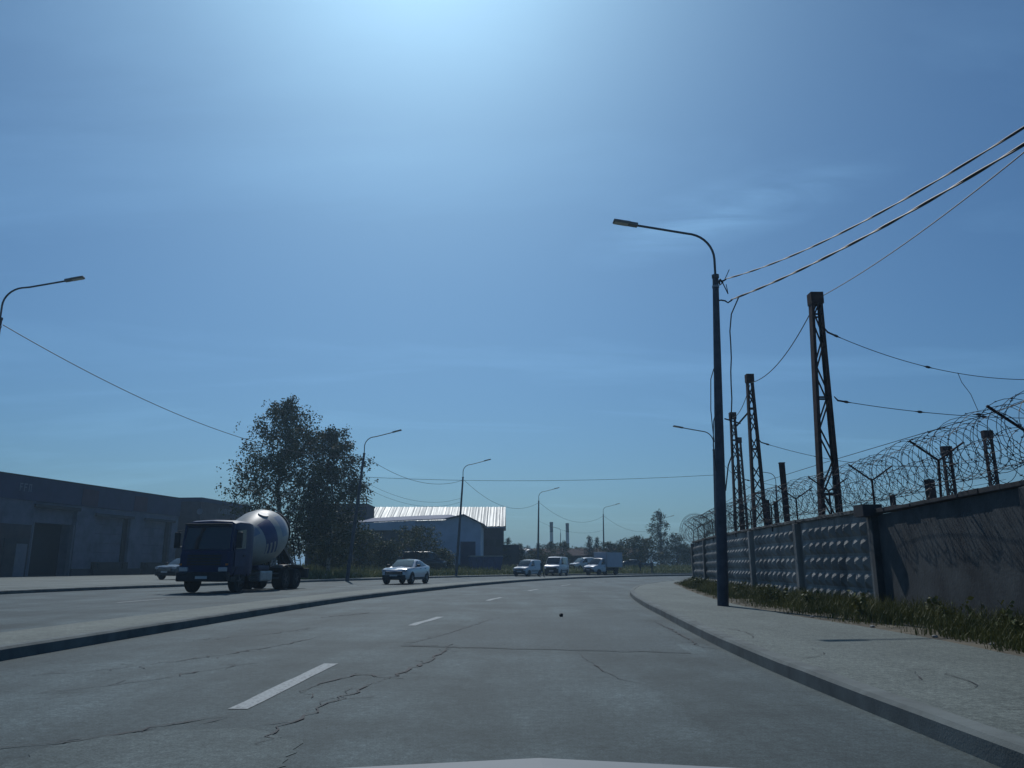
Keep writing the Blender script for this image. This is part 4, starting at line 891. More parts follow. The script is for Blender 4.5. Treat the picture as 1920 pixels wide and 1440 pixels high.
def make_car(name, label, cat, spec, paint, group=None):
    C = empty(name, (0, 0, 0), 0, label, cat, group)
    mb = MB(); loft(mb, spec['body'], body_sec); mb.build('body', paint, C, True)
    st = spec['cabin']; mb = MB(); cabin(mb, st); mb.build('cabin', paint, C, True)
    for nm, key in (('windscreen', 'ws'), ('rear_window', 'rw')):
        if spec.get(key): mb = MB(); top_pane(mb, spec[key], spec.get('ins', .07)); mb.build(nm, GLASS, C, True)
    for (x0, x1, xt0, xt1) in spec['side']:
        for s in (1, -1): mb = MB(); side_pane(mb, st, x0, x1, .08, .92, s, 7, xt0, xt1); mb.build('side_window', GLASS, C, True)
    f = spec['front']; xn = f['x']  # tall black grille and bumper also put the front's shade into the colour
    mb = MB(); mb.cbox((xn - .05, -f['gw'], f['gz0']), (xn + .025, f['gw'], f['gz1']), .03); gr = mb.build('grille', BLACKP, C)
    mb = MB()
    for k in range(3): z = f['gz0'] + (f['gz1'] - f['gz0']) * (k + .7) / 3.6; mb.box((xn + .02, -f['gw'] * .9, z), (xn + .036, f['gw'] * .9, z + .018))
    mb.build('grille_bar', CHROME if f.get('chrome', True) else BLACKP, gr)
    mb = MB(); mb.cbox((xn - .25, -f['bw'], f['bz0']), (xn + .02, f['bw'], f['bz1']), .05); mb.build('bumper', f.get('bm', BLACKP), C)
    for s in (1, -1):
        mb = MB(); mb.cbox((f['hx'] - .22, s * f['hy'] - f['hw'], f['hz'] - .07), (f['hx'] + .03, s * f['hy'] + f['hw'], f['hz'] + .08), .03); mb.build('headlight', HLAMP, C)
        mb = MB(); mx_, my_, mz_ = f['mirror']; mb.cbox((mx_ - .07, s * my_ - .1, mz_ - .07), (mx_ + .1, s * my_ + .1, mz_ + .09), .04); mb.bar((mx_, s * (my_ - .18), mz_ - .06), (mx_, s * my_, mz_ - .03), .05); mb.build('mirror', spec.get('mirror_mat', paint), C)
        mb = MB(); t = spec['tail']; mb.cbox((t[0], s * t[1] - .09, t[2]), (t[0] + .1, s * t[1] + .09, t[3]), .02); mb.build('tail_light', mat('tail_lens', (.25, .01, .01), .2, 0, .1, 6), C)
    mb = MB(); mb.box((xn + .03, -.26, f['bz0'] + .22), (xn + .042, .26, f['bz0'] + .33)); mb.build('number_plate', PLATE, C)
    r, w = spec['wheel']
    for x in spec['axles']:
        for s in (1, -1):
            y = s * (spec['track'] / 2); wheel(C, x, y, r, w, spec.get('rim', RIM))
            mb = MB(); M = Matrix.Translation((x, s * (spec['arch_y'] if 'arch_y' in spec else spec['track'] / 2 + w / 2 - .05), r)) @ Matrix.Rotation(R(90), 4, 'X')
            pts = [(math.cos(R(a)) * (r + .07), math.sin(R(a)) * (r + .07)) for a in range(-20, 201, 11)]
            mb.prism(pts, M, .03 if s < 0 else -.03); mb.build('wheel_arch', BLACKP, C)
    for (x0, x1, z) in spec.get('trim', ()):
        for s in (1, -1): mb = MB(); y = s * spec['trim_y']; mb.box((x0, min(y, y + s * .015), z), (x1, max(y, y + s * .015), z + .09)); mb.build('side_trim', BLACKP, C)
    for x in spec.get('handles', ()):
        for s in (1, -1): mb = MB(); y = s * spec['trim_y']; mb.box((x, min(y, y + s * .025), spec['hz']), (x + .16, max(y, y + s * .025), spec['hz'] + .03)); mb.build('door_handle', spec.get('mirror_mat', paint), C)
    return C
def place(o, x, y, heading_deg, z=0.0):   # heading: angle from -Y (towards the camera), positive = to -X
    h = R(heading_deg); o.location = (x, y, z); o.rotation_euler = (0, 0, math.atan2(-math.cos(h), -math.sin(h))); return o

suv = dict(body=[(2.36,.42,.78,.66),(2.28,.34,.92,.80),(2.1,.3,1.0,.88),(1.75,.28,1.045,.93),(1.3,.28,1.075,.945),(.8,.27,1.11,.945),(-.4,.27,1.12,.945),(-1.3,.28,1.17,.95),(-1.9,.3,1.2,.93),(-2.2,.4,1.19,.88),(-2.34,.5,1.12,.8)],
    cabin=[(1.05,1.06,1.09,.80,.74),(.55,1.08,1.36,.84,.68),(.1,1.09,1.555,.86,.64),(-.35,1.1,1.60,.87,.63),(-.9,1.11,1.575,.87,.62),(-1.4,1.13,1.50,.86,.60),(-1.85,1.15,1.37,.82,.60),(-2.2,1.16,1.22,.78,.62)],
    ws=[(1.0,1.12,.76),(.55,1.38,.68),(.14,1.56,.64)], rw=[(-1.05,1.565,.62),(-1.4,1.51,.6),(-1.85,1.385,.6),(-2.1,1.275,.62)], ins=.04,
    side=[(.72,-.32,.22,-.30),(-.40,-1.75,-.38,-1.15)], front=dict(x=2.37, gw=.60, gz0=.62, gz1=.82, bw=.78, bz0=.30, bz1=.60, hx=2.31, hy=.70, hw=.14, hz=.86, mirror=(.62,1.06,1.17)),
    tail=(-2.36,.72,.95,1.07), wheel=(.37,.27), axles=(1.43,-1.42), track=1.66, arch_y=.915, trim=[(-1.0,1.0,.36)], trim_y=.94, handles=(-.2,-1.15), hz=.98, mirror_mat=BLACKP)
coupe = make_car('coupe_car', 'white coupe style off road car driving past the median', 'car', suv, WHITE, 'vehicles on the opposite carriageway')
place(coupe, -7.05, 54.3, 13)
cad = dict(body=[(2.2,.35,.80,.62),(2.12,.28,.92,.76),(1.9,.25,.98,.82),(1.5,.24,1.04,.86),(1.0,.24,1.1,.88),(-.5,.24,1.1,.88),(-2.0,.26,1.1,.88),(-2.18,.34,1.08,.86)],
    cabin=[(1.25,1.02,1.1,.76,.72),(.75,1.06,1.5,.82,.7),(.35,1.08,1.74,.84,.7),(-.3,1.08,1.82,.85,.72),(-1.4,1.08,1.82,.85,.72),(-2.05,1.08,1.78,.84,.71),(-2.15,1.08,1.6,.83,.7)],
    ws=[(1.2,1.15,.73),(.75,1.52,.7),(.4,1.74,.7)], rw=None, ins=.06, side=[(.78,-.1,.28,-.12)], front=dict(x=2.21, gw=.52, gz0=.64, gz1=.80, bw=.72, bz0=.28, bz1=.62, hx=2.17, hy=.62, hw=.14, hz=.83, mirror=(.75,.98,1.22), chrome=False),
    tail=(-2.2,.78,.9,1.4), wheel=(.32,.2), axles=(1.35,-1.35), track=1.54, arch_y=.86, trim=[(-.95,.95,.55)], trim_y=.875, handles=(-.15,), hz=.95, mirror_mat=BLACKP, rim=RIMD)
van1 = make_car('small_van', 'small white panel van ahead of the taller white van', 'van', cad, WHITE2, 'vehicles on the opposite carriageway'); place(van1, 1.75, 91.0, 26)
tr_ = dict(body=[(2.5,.36,.98,.72),(2.42,.3,1.12,.88),(2.2,.28,1.22,.94),(1.8,.28,1.28,.97),(1.3,.28,1.3,.98),(-1.0,.28,1.3,.98),(-2.4,.3,1.3,.98),(-2.5,.36,1.28,.96)],
    cabin=[(1.9,1.2,1.28,.88,.82),(1.4,1.24,1.78,.92,.82),(1.02,1.26,2.08,.94,.82),(.6,1.27,2.2,.95,.84),(-1.5,1.27,2.2,.95,.84),(-2.4,1.27,2.16,.95,.84),(-2.48,1.27,1.95,.94,.83)],
    ws=[(1.84,1.34,.84),(1.42,1.79,.82),(1.06,2.08,.82)], rw=None, ins=.05, side=[(1.3,.25,.85,.25),(.15,-.95,.15,-.95)], front=dict(x=2.51, gw=.64, gz0=.72, gz1=.98, bw=.84, bz0=.3, bz1=.82, hx=2.45, hy=.76, hw=.15, hz=.98, mirror=(1.35,1.12,1.45), chrome=False),
    tail=(-2.52,.88,1.0,1.5), wheel=(.34,.22), axles=(1.55,-1.5), track=1.68, arch_y=.96, trim=[(-1.1,1.1,.55)], trim_y=.975, handles=(.3,), hz=1.1, mirror_mat=BLACKP, rim=RIMD)
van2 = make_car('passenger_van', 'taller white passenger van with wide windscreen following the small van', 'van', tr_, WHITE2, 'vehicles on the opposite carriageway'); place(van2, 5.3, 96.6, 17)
gz = dict(body=[(2.75,.45,.9,.72),(2.68,.4,1.05,.82),(2.4,.38,1.16,.88),(2.0,.38,1.24,.92),(1.5,.38,1.28,.94),(.55,.38,1.28,.94),(.45,.4,1.27,.93)],
    cabin=[(1.75,1.2,1.26,.86,.8),(1.35,1.22,1.7,.9,.78),(1.0,1.24,2.0,.91,.78),(.75,1.25,2.1,.91,.8),(.46,1.25,2.08,.91,.8)],
    ws=[(1.7,1.31,.82),(1.35,1.72,.78),(1.04,2.0,.78)], rw=None, ins=.05, side=[(1.3,.55,.9,.55)], front=dict(x=2.76, gw=.56, gz0=.7, gz1=.9, bw=.82, bz0=.4, bz1=.74, hx=2.71, hy=.66, hw=.14, hz=.93, mirror=(1.3,1.15,1.45), chrome=False),
    tail=(-2.75,.85,.7,.82), wheel=(.35,.22), axles=(1.75,-1.55), track=1.7, arch_y=.9, trim=[], trim_y=.935, handles=(.6,), hz=1.08, mirror_mat=BLACKP, rim=RIMD)
BOXW = mat('box_body_white', (.42, .44, .50), .55, 0, .06, 1)
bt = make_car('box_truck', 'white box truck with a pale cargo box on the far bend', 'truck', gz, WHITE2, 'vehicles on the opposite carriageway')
mb = MB(); mb.cbox((-2.75, -1.05, .95), (.38, 1.05, 2.85), .03); bx_ = mb.build('cargo_box', BOXW, bt)
for s in (1, -1):
    mb = MB()
    for z in (.96, 2.78): mb.box((-2.76, s * 1.05 - .015, z), (.39, s * 1.05 + .015, z + .07))
    for x in (-2.76, .33): mb.box((x, s * 1.05 - .018, .96), (x + .06, s * 1.05 + .018, 2.85))
    mb.build('edge_rail', GALV, bx_)
mb = MB(); mb.box((-2.7, -.45, .55), (.5, -.3, .93)); mb.box((-2.7, .3, .55), (.5, .45, .93)); mb.build('chassis', STEEL, bt)
place(bt, 11.4, 102.2, 46)
# a white car half hidden behind the box truck, cars in the background
def clone(o, label, x, y, hd, name=None, paint=None, z=0.0):
    c = copy_tree(o); c.name = name or o.name.split('.')[0]; c['label'] = label
    if paint:
        for ch in c.children:
            if ch.name.split('.')[0] in ('body', 'cabin'):
                ch.data = ch.data.copy(); ch.data.materials[0] = paint
    return place(c, x, y, hd, z)
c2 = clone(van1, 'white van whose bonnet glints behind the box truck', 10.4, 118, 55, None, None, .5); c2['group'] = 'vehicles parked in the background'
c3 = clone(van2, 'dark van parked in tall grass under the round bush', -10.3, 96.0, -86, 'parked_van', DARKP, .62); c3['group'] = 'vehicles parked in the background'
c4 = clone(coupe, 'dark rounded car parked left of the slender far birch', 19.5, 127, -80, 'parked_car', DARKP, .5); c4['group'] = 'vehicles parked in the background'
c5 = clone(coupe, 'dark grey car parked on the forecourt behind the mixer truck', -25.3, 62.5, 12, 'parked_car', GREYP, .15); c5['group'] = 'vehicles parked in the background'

# mixer truck
DRUM = bpy.data.materials.new('drum_paint'); DRUM.use_nodes = True; MATS['drum_paint'] = DRUM
N, L = nodes_of(DRUM); b = N['Principled BSDF']; b.inputs['Roughness'].default_value = .45
t = N.new('ShaderNodeTexCoord'); sx = N.new('ShaderNodeSeparateXYZ'); L.new(t.outputs['Object'], sx.inputs[0])
def nm(op, a, b_=None, c_=None):
    n = N.new('ShaderNodeMath'); n.operation = op
    for i, q in enumerate((a, b_, c_)):
        if q is None: continue
        if isinstance(q, (int, float)): n.inputs[i].default_value = q
        else: L.new(q, n.inputs[i])
    return n.outputs[0]
# drum mesh local z = axis (front to rear), angle measured round it; stripe fields are paint with their own edges
ang = nm('ARCTAN2', sx.outputs['Y'], sx.outputs['X']); za = sx.outputs['Z']
def band(v, lo_, hi_): return nm('MULTIPLY', nm('GREATER_THAN', v, lo_), nm('LESS_THAN', v, hi_))
side = nm('ABSOLUTE', sx.outputs['X']); ang = nm('ARCTAN2', sx.outputs['Y'], side)      # 0 = flank, pi/2 = crown, both flanks alike
wave = nm('SINE', nm('MULTIPLY', za, 22.0))
blue = nm('MULTIPLY', band(za, 1.25, 2.15), nm('MULTIPLY', nm('LESS_THAN', ang, .92), nm('GREATER_THAN', ang, nm('SUBTRACT', -.05, nm('MULTIPLY', nm('GREATER_THAN', wave, -.1), .45)))))
pale = nm('MAXIMUM', nm('MULTIPLY', band(za, 2.6, 3.35), band(ang, .0, .85)), nm('MULTIPLY', band(za, .45, 1.1), band(ang, .5, .95)))
m1_ = N.new('ShaderNodeMixRGB'); m1_.inputs[1].default_value = (.46, .45, .41, 1); m1_.inputs[2].default_value = (.035, .05, .17, 1); L.new(blue, m1_.inputs[0])
m2_ = N.new('ShaderNodeMixRGB'); m2_.inputs[2].default_value = (.22, .27, .36, 1); L.new(pale, m2_.inputs[0]); L.new(m1_.outputs[0], m2_.inputs[1])
dn = N.new('ShaderNodeTexNoise'); dn.inputs['Scale'].default_value = 3; dn.inputs['Detail'].default_value = 6; L.new(t.outputs['Object'], dn.inputs['Vector'])
m3_ = N.new('ShaderNodeMixRGB'); m3_.blend_type = 'MULTIPLY'; m3_.inputs[0].default_value = .45; L.new(m2_.outputs[0], m3_.inputs[1]); L.new(dn.outputs['Fac'], m3_.inputs[2]); L.new(m3_.outputs[0], b.inputs['Base Color'])
DRUMW = mat('drum_white', (.45, .45, .43), .5, 0, .1, 2)

mix = empty('mixer_truck', (0, 0, 0), 0, 'dark blue concrete mixer truck with a white and blue drum', 'truck', 'vehicles on the opposite carriageway')
# cab: x 2.1..4.2 (front), chassis back to -4.3
cabst = [(2.15,.95,3.1,1.2),(2.2,.75,3.16,1.23),(2.6,.72,3.2,1.24),(3.6,.72,3.19,1.24),(3.98,.74,3.1,1.22),(4.16,.9,2.2,1.2),(4.24,1.0,1.7,1.17)]
def cabsec(s):
    x, zb, zt, w = s; return [(0, zb), (w * .95, zb), (w, zb + .15), (w, 1.75), (w * .985, zt - .35), (w * .94, zt - .1), (w * .8, zt - .01), (0, zt + .03)]
mb = MB(); loft(mb, [(2.15,.95,3.05,1.2),(2.22,.75,3.16,1.23),(2.6,.72,3.2,1.24),(3.5,.72,3.2,1.24),(3.86,.74,3.13,1.22),(3.98,.76,2.95,1.21)], cabsec); mb.build('cab', BLUEP, mix, True)
mb = MB(); loft(mb, [(3.975,.78,1.86,1.215),(4.2,.8,1.8,1.2),(4.27,.86,1.72,1.15)], lambda s: [(0, s[1]), (s[3]*.97, s[1]), (s[3], s[1]+.1), (s[3], s[2]-.1), (s[3]*.97, s[2]), (0, s[2]+.01)]); mb.build('front_panel', BLUEP, mix, True)
# windscreen slopes from the panel top to the roof edge
mb = MB(); mb.add([(4.16, -1.1, 1.9), (4.16, 1.1, 1.9), (4.0, 1.08, 2.86), (4.0, -1.08, 2.86), (4.22, 0, 1.9), (4.06, 0, 2.88)], [(0, 4, 5, 3), (4, 1, 2, 5)]); mb.build('windscreen', GLASS, mix)
mb = MB()
for s in (1, -1): mb.bar((4.1, s * 1.15, 1.85), (3.96, s * 1.13, 2.95), .1, .12)
mb.bar((3.98, -1.17, 2.93), (3.98, 1.17, 2.93), .14, .12); mb.bar((4.1, -1.17, 1.85), (4.1, 1.17, 1.85), .12, .1); mb.build('windscreen_frame', BLUEP, mix)
mb = MB(); mb.cbox((3.9, -1.05, 2.95), (4.3, 1.05, 3.03), .03); mb.build('sun_visor', BLACKP, mix)
for s in (1, -1):
    y = s * 1.243
    mb = MB(); mb.prism([(2.95, 1.95), (3.85, 1.9), (3.78, 2.75), (3.0, 2.8)], Matrix.Translation((0, y, 0)) @ Matrix.Rotation(R(90), 4, 'X'), .012 if s < 0 else -.012); dr = mb.build('side_window', GLASS, mix)
    mb = MB(); mb.box((2.9, min(y, y + s * .02), 1.15), (3.92, max(y, y + s * .02), 1.8)); door = mb.build('door', BLUEP, mix)
    mb = MB(); mb.box((3.0, min(y + s * .02, y + s * .05), 1.6), (3.2, max(y + s * .02, y + s * .05), 1.64)); mb.build('handle', BLACKP, door)
    mb = MB(); mb.cbox((4.0, s * 1.5 - .13, 1.95), (4.12, s * 1.5 + .13, 2.65), .04); mb.tube([(3.95, s * 1.22, 2.75), (4.05, s * 1.5, 2.7)], .02, 5); mb.tube([(3.95, s * 1.22, 2.0), (4.05, s * 1.5, 2.05)], .02, 5); mb.build('mirror', BLACKP, mix)
    mb = MB(); mb.cbox((4.22, s * .93 - .2, .93), (4.34, s * .93 + .2, 1.12), .03); mb.build('headlight', HLAMP, mix)
    mb = MB(); mb.box((4.29, s * 1.1 - .06, 1.2), (4.31, s * 1.1 + .06, 1.28)); mb.build('indicator', INDIC, mix)
    mb = MB(); mb.cbox((2.9, s * 1.08 - .16, .42), (3.5, s * 1.08 + .16, .52), .02); mb.cbox((3.7, s * 1.08 - .16, .5), (4.15, s * 1.08 + .16, .72), .02); mb.build('step', STEEL, mix)
for k in range(4): mb = MB(); mb.box((4.275, -.8, 1.2 + k * .125), (4.30, .8, 1.28 + k * .125)); mb.build('grille_slat', BLACKP, mix)
mb = MB(); mb.cbox((4.15, -1.22, .5), (4.42, 1.22, .92), .06); mb.build('bumper', STEEL, mix)
mb = MB(); mb.box((4.421, -.28, .62), (4.43, .28, .74)); mb.build('number_plate', PLATE, mix)
mb = MB(); mb.box((-4.3, -.45, .85), (2.4, -.33, 1.12)); mb.box((-4.3, .33, .85), (2.4, .45, 1.12))
for x in (-4.2, -2.4, -.6, 1.0): mb.box((x, -.33, .88), (x + .12, .33, 1.08))
mb.build('chassis', STEEL, mix)
for x in (3.25,):
    for s in (1, -1): wheel(mix, x, s * 1.05, .52, .32, RIMD, .55)
for x in (-1.6, -2.95):
    for s in (1, -1): wheel(mix, x, s * .92, .52, .56, RIMD, .55)
def fender(x0, x1, s):
    mb = MB(); pts = []
    cxm = (x0 + x1) / 2; hw = (x1 - x0) / 2
    for k in range(13):
        a = PI * k / 12; pts.append((cxm - math.cos(a) * hw, 1.0 + math.sin(a) * .22 if hw > .9 else .62 + math.sin(a) * .58))
    vs = []
    for (x, z) in pts:
        for yy in (.62, 1.24): vs += [(x, s * yy, z), (x, s * yy, z + .03)]
    mb.add(vs, [f for i in range(12) for f in ((i*4+1, i*4+3, i*4+7, i*4+5), (i*4, i*4+4, i*4+6, i*4+2), (i*4+2, i*4+6, i*4+7, i*4+3), (i*4, i*4+1, i*4+5, i*4+4))]); mb.build('mudguard', BLACKP, mix)
for s in (1, -1):
    fender(-3.65, -.9, s); fender(2.6, 3.9, s)
    mb = MB(); mb.cbox((.0, s * .95 - .28, .45), (1.3, s * .95 + .28, .95), .08); mb.build('fuel_tank', STEEL if s < 0 else GALV, mix)
    mb = MB(); mb.box((-.75, s * 1.18 - .02, .55), (2.4, s * 1.18 + .02, .62)); mb.box((-.75, s * 1.18 - .02, .78), (2.4, s * 1.18 + .02, .85)); mb.build('side_guard', STEEL, mix)
# drum: axis from front low end (x 1.75, z 1.75) rising to the rear
ax = Vector((-math.cos(R(14)), 0, math.sin(R(14)))); upv = Vector((0, 1, 0)).cross(ax); upv = -upv if upv.z < 0 else upv; lx_ = upv.cross(ax)
M = Matrix.Translation((1.9, 0, 1.95)) @ Matrix((lx_, upv, ax)).transposed().to_4x4()
prof = [(0, .3), (.04, .6), (.35, .78), (.8, .97), (1.3, 1.13), (1.9, 1.27), (2.5, 1.34), (3.1, 1.32), (3.6, 1.2), (4.1, .98), (4.6, .74), (4.85, .60), (4.9, .62), (5.0, .62)]
LEFT = 1 if lx_.y > 0 else -1
mb = MB(); mb.lathe([(z, r_) for z, r_ in prof], 40); drum = mb.build('drum', DRUM, mix, True); drum.matrix_local = M
mb = MB(); mb.lathe([(4.02, .98), (4.02, 1.1), (4.16, 1.06), (4.16, .92)], 40); mb.build('drum_ring', STEEL, drum, True)
mb = MB(); mb.lathe([(0, .26), (.03, .26)], 16, Matrix.Translation(Vector((.5 * LEFT, 1.2, 0)).normalized() * 1.31 + Vector((0, 0, 2.3))) @ Vector((.5 * LEFT, 1.2, 0)).to_track_quat('Z', 'Y').to_matrix().to_4x4()); mb.build('hatch', DRUMW, drum)
mb = MB(); mb.cbox((1.75, -.5, 1.1), (2.05, .5, 2.3), .05); mb.build('front_pedestal', STEEL, mix)
mb = MB(); mb.cbox((1.80, -1.05, 2.35), (2.12, 1.05, 3.05), .1); mb.build('water_tank', mat('water_tank_grey', (.30, .31, .30), .5, 0, .1, 2), mix)
mb = MB(); mb.bar((-2.3, -.5, 1.1), (-2.35, -.3, 2.0), .12); mb.bar((-2.3, .5, 1.1), (-2.35, .3, 2.0), .12); mb.bar((-3.2, -.5, 1.1), (-2.4, -.3, 2.0), .1); mb.bar((-3.2, .5, 1.1), (-2.4, .3, 2.0), .1); mb.build('rear_pedestal', STEEL, mix)
mb = MB(); mb.lathe([(0, .35), (.5, .62), (.55, .64), (.5, .6), (.05, .3)], 14, Matrix.Translation((-2.95, 0, 3.0)), caps=False); mb.build('hopper', STEEL, mix)
mb = MB(); mb.prism([(-.28, 0), (.28, 0), (.34, .25), (.28, .25), (.22, .05), (-.22, .05), (-.28, .25), (-.34, .25)], Matrix.Translation((-3.1, 0, 2.3)) @ Matrix.Rotation(R(-125), 4, 'Y') @ Matrix.Rotation(R(90), 4, 'Z'), 1.7); mb.build('chute', STEEL, mix)
mb = MB(); mb.cbox((-4.35, -1.2, .62), (-4.2, 1.2, .85), .03); mb.cbox((-4.45, .45, .55), (-4.15, 1.2, 1.05), .04); mb.cbox((-4.45, -1.2, .55), (-4.15, -.45, 1.05), .04); mb.build('rear_bumper', STEEL, mix)
mb = MB()
for yy in (.75, 1.05): mb.bar((-3.7, yy, 1.1), (-2.9, yy, 3.2), .04)
for k in range(7): mb.bar((-3.7 + k * .115, .75, 1.15 + k * .3), (-3.7 + k * .115, 1.05, 1.15 + k * .3), .03)
mb.build('ladder', STEEL, mix)
mb = MB(); mb.cbox((.35, -1.2, .98), (1.5, -.5, 1.2), .05); mb.build('tool_box', BLUEP, mix)
mb = MB(); mb.cbox((.35, .5, .98), (1.5, 1.2, 1.2), .05); mb.build('tool_box', BLUEP, mix)
place(mix, -12.95, 40.0, 9)
# two parked mixers in the background, only their pale drums show above the grass
for x, y, hd, lab in ((.2, 140, 150, 'parked mixer whose pale drum shows left above the small van'), (2.5, 147, 165, 'parked mixer whose drum top glints behind the other drum')):
    c = copy_tree(mix); c['label'] = lab; c['group'] = 'mixers parked in the background'; place(c, x, y, hd, 0.2)
    for ch in c.children:
        if ch.name.startswith('drum'): ch.data = ch.data.copy(); ch.data.materials[0] = DRUMW
# blue container on the verge
ct = empty('blue_container', (-3.4, 104, .6), R(4), 'low blue skip container with a pale rim in the grass before the hall', 'container')
BLUEC = mat('container_blue', (.03, .06, .16), .6, 0, .2, 2)
mb = MB(); mb.add([(-1.9, -1, 0), (1.9, -1, 0), (1.9, 1, 0), (-1.9, 1, 0), (-2.2, -1.1, 1.7), (2.2, -1.1, 1.7), (2.2, 1.1, 1.7), (-2.2, 1.1, 1.7)], [(3,2,1,0), (0,1,5,4), (1,2,6,5), (2,3,7,6), (3,0,4,7), (4, 5, 6, 7)]); mb.build('body', BLUEC, ct)
for k in range(6): mb = MB(); x = -1.7 + k * .68; mb.bar((x, -1.03, .05), (x * 1.12, -1.13, 1.65), .08, .06); mb.build('rib', BLUEC, ct)
mb = MB(); mb.box((-2.25, -1.18, 1.7), (2.25, -1.08, 1.8)); mb.box((-2.25, 1.08, 1.7), (2.25, 1.18, 1.8)); mb.box((-2.25, -1.07, 1.7), (-2.15, 1.07, 1.8)); mb.box((2.15, -1.07, 1.7), (2.25, 1.07, 1.8)); mb.build('rim', GALV, ct)

# ------------------------------------------------------------------ people
SKIN = mat('skin', (.35, .22, .16), .6, 0, .05, 10)
def person(loc, facing, cloth, label, stride=.25, arm=.2, h=1.75, hair=(.02, .015, .012), leg=None):
    """one continuous skinned body; facing: angle of walking direction in world"""
    s = h / 1.75
    V = [(0,0,.95,.155,.115),(0,0,1.18,.15,.105),(0,0,1.40,.185,.115),(0,0,1.50,.06,.06),(0.01,0,1.60,.085,.095),(0.01,0,1.70,.075,.085)]
    E = [(0,1),(1,2),(2,3),(3,4),(4,5)]
    def chain(root, pts):
        p = root
        for q in pts: V.append(q); E.append((p, len(V) - 1)); p = len(V) - 1
    st = stride
    for sd, f in ((1, 1), (-1, -1)):
        chain(0, [(0.0, sd*.09, .86, .095, .095), (f*st*.45+.03, sd*.095, .48, .065, .065), (f*st*(1.0 if f > 0 else 1.15), sd*.1, .09 + (0 if f > 0 else .05), .045, .045), (f*st*(1.0 if f > 0 else 1.15)+.16, sd*.105, .04, .04, .032)])
        chain(2, [(0, sd*.2, 1.38, .06, .06), (-f*arm*.5-.03, sd*.25, 1.11, .045, .045), (-f*arm+.06, sd*.25, .88, .034, .034), (-f*arm+.09, sd*.25, .79, .038, .022)])
    me = bpy.data.meshes.new('body'); me.from_pydata([(x*s, y*s, z*s) for x, y, z, a, b_ in V], E, [])
    P_ = empty('person', loc, facing, label, 'person', 'pedestrians'); o = bpy.data.objects.new('body', me); col.objects.link(o); o.parent = P_
    sk = o.modifiers.new('skin', 'SKIN')
    if not me.skin_vertices: me.attributes.new('skin_radius', 'FLOAT_VECTOR', 'POINT')
    sv = me.skin_vertices[0].data
    for i, q in enumerate(V): sv[i].radius = (q[3]*s, q[4]*s); sv[i].use_root = (i == 0)
    o.modifiers.new('sub', 'SUBSURF').levels = 2; o.modifiers['sub'].render_levels = 2
    bm_ = bpy.data.materials.new('clothes'); bm_.use_nodes = True; N, L = nodes_of(bm_); b = N['Principled BSDF']; b.inputs['Roughness'].default_value = .85
    t = N.new('ShaderNodeTexCoord'); sx = N.new('ShaderNodeSeparateXYZ'); L.new(t.outputs['Object'], sx.inputs[0])
    r1 = N.new('ShaderNodeValToRGB'); r1.color_ramp.interpolation = 'CONSTANT'; mr = N.new('ShaderNodeMath'); mr.operation = 'DIVIDE'; mr.inputs[1].default_value = h; L.new(sx.outputs['Z'], mr.inputs[0]); L.new(mr.outputs[0], r1.inputs[0])
    e = r1.color_ramp.elements; e[0].position = 0; e[0].color = (.015, .015, .017, 1); e[1].position = .045; e[1].color = (*(leg or (.02, .022, .03)), 1)
    for p, c in ((.54, cloth), (.865, (.35, .22, .16))): q = e.new(p); q.color = (*c, 1)
    L.new(r1.outputs[0], b.inputs['Base Color']); me.materials.append(bm_)
    hb = MB(); hb.lathe([(.0, .088), (.05, .094), (.09, .075), (.115, .0)], 12, Matrix.Translation((-.005*s, 0, 1.665*s)) @ Matrix.Scale(s, 4), caps=False); hb.build('hair', mat('hair_%d' % int(hair[0]*1000), hair, .7, 0, .2, 20), P_, 'all')
    fb = MB(); fb.lathe([(0, .012), (.03, .002)], 6, Matrix.Translation((.095*s, 0, 1.61*s)) @ Matrix.Rotation(R(80), 4, 'Y')); fb.build('nose', SKIN, P_)
    return P_
person((3.0, 81.8, 0.0), R(-25), (.02, .022, .028), 'person in dark clothes stepping off between the small van and the tall van', .2, .16)
person((18.9, 109.6, .15), R(35), (.03, .03, .04), 'person in dark clothes with a pale cap on the far pavement', .22, .15, 1.72, (.35, .34, .32))
person((17.8, 112.5, .15), R(35), (.025, .025, .03), 'broader person in dark clothes under the trees, beside the one with a cap', .25, .12, 1.8)

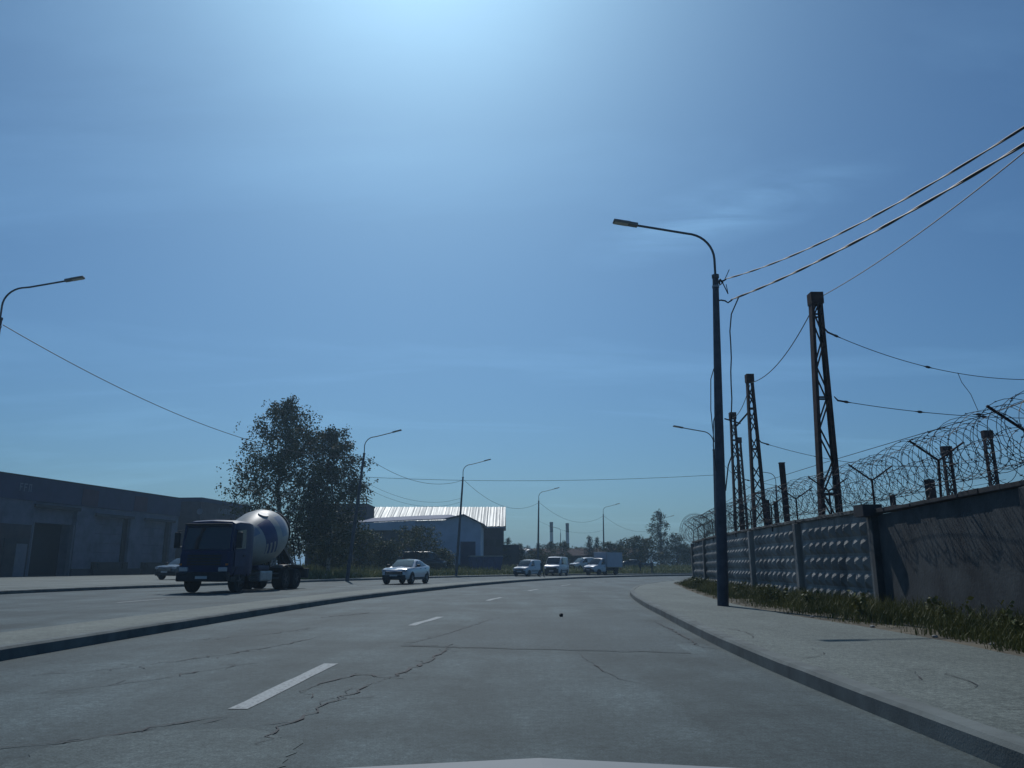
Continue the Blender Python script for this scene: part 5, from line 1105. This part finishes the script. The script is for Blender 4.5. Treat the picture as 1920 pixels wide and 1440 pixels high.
# ------------------------------------------------------------------ the silver car the photograph was taken from (camera just ahead of its windscreen)
own = dict(body=[(2.62,.36,.60,.66),(2.55,.3,.70,.78),(2.3,.26,.765,.85),(1.95,.25,.800,.88,.05),(1.6,.24,.822,.9,.05),(1.2,.24,.835,.9),(.72,.24,.86,.9),(-.6,.24,.88,.9),(-1.6,.25,.9,.9),(-2.0,.35,.9,.85),(-2.1,.45,.85,.78)],
    cabin=[(.62,.84,.87,.80,.74),(.25,.86,1.06,.83,.7),(-.12,.87,1.24,.84,.66),(-.5,.88,1.42,.84,.62),(-1.0,.88,1.46,.84,.62),(-1.6,.89,1.36,.82,.6),(-2.0,.89,.95,.78,.66)],
    ws=[(.58,.895,.76),(.25,1.07,.7),(-.12,1.25,.66),(-.45,1.41,.62)], rw=[(-1.62,1.365,.6),(-1.95,1.0,.66)], ins=.05, side=[(.0,-.7,-.35,-.7),(-.8,-1.55,-.8,-1.45)],
    front=dict(x=2.63, gw=.4, gz0=.44, gz1=.58, bw=.78, bz0=.26, bz1=.42, hx=2.58, hy=.62, hw=.14, hz=.50, mirror=(.12,1.0,.95), chrome=False), tail=(-2.12,.68,.7,.84), wheel=(.31,.2), axles=(1.75,-1.35), track=1.56, arch_y=.88, trim=[], trim_y=.9, handles=(-.6,), hz=.76, mirror_mat=BLACKP, rim=RIM)
oc = make_car('silver_car', 'silver grey car bonnet at the near edge of the road', 'car', own, SILV)
oc.rotation_euler = (0, 0, R(90)); oc.location = (0.05, -.77, 0); oc.scale = (1, 1, 1.10)

# ------------------------------------------------------------------ air
hz = bpy.data.materials.new('haze'); hz.use_nodes = True; N, L = nodes_of(hz); N.clear()
ho = N.new('ShaderNodeOutputMaterial'); pv = N.new('ShaderNodeVolumePrincipled'); pv.inputs['Color'].default_value = (.50, .76, 1.0, 1); pv.inputs['Density'].default_value = HAZE; pv.inputs['Anisotropy'].default_value = 0.55
L.new(pv.outputs[0], ho.inputs['Volume'])
mb = MB(); mb.box((-3100, -3100, -1.06), (3100, 3100, 24)); tag(mb.build('haze', hz), kind='stuff')
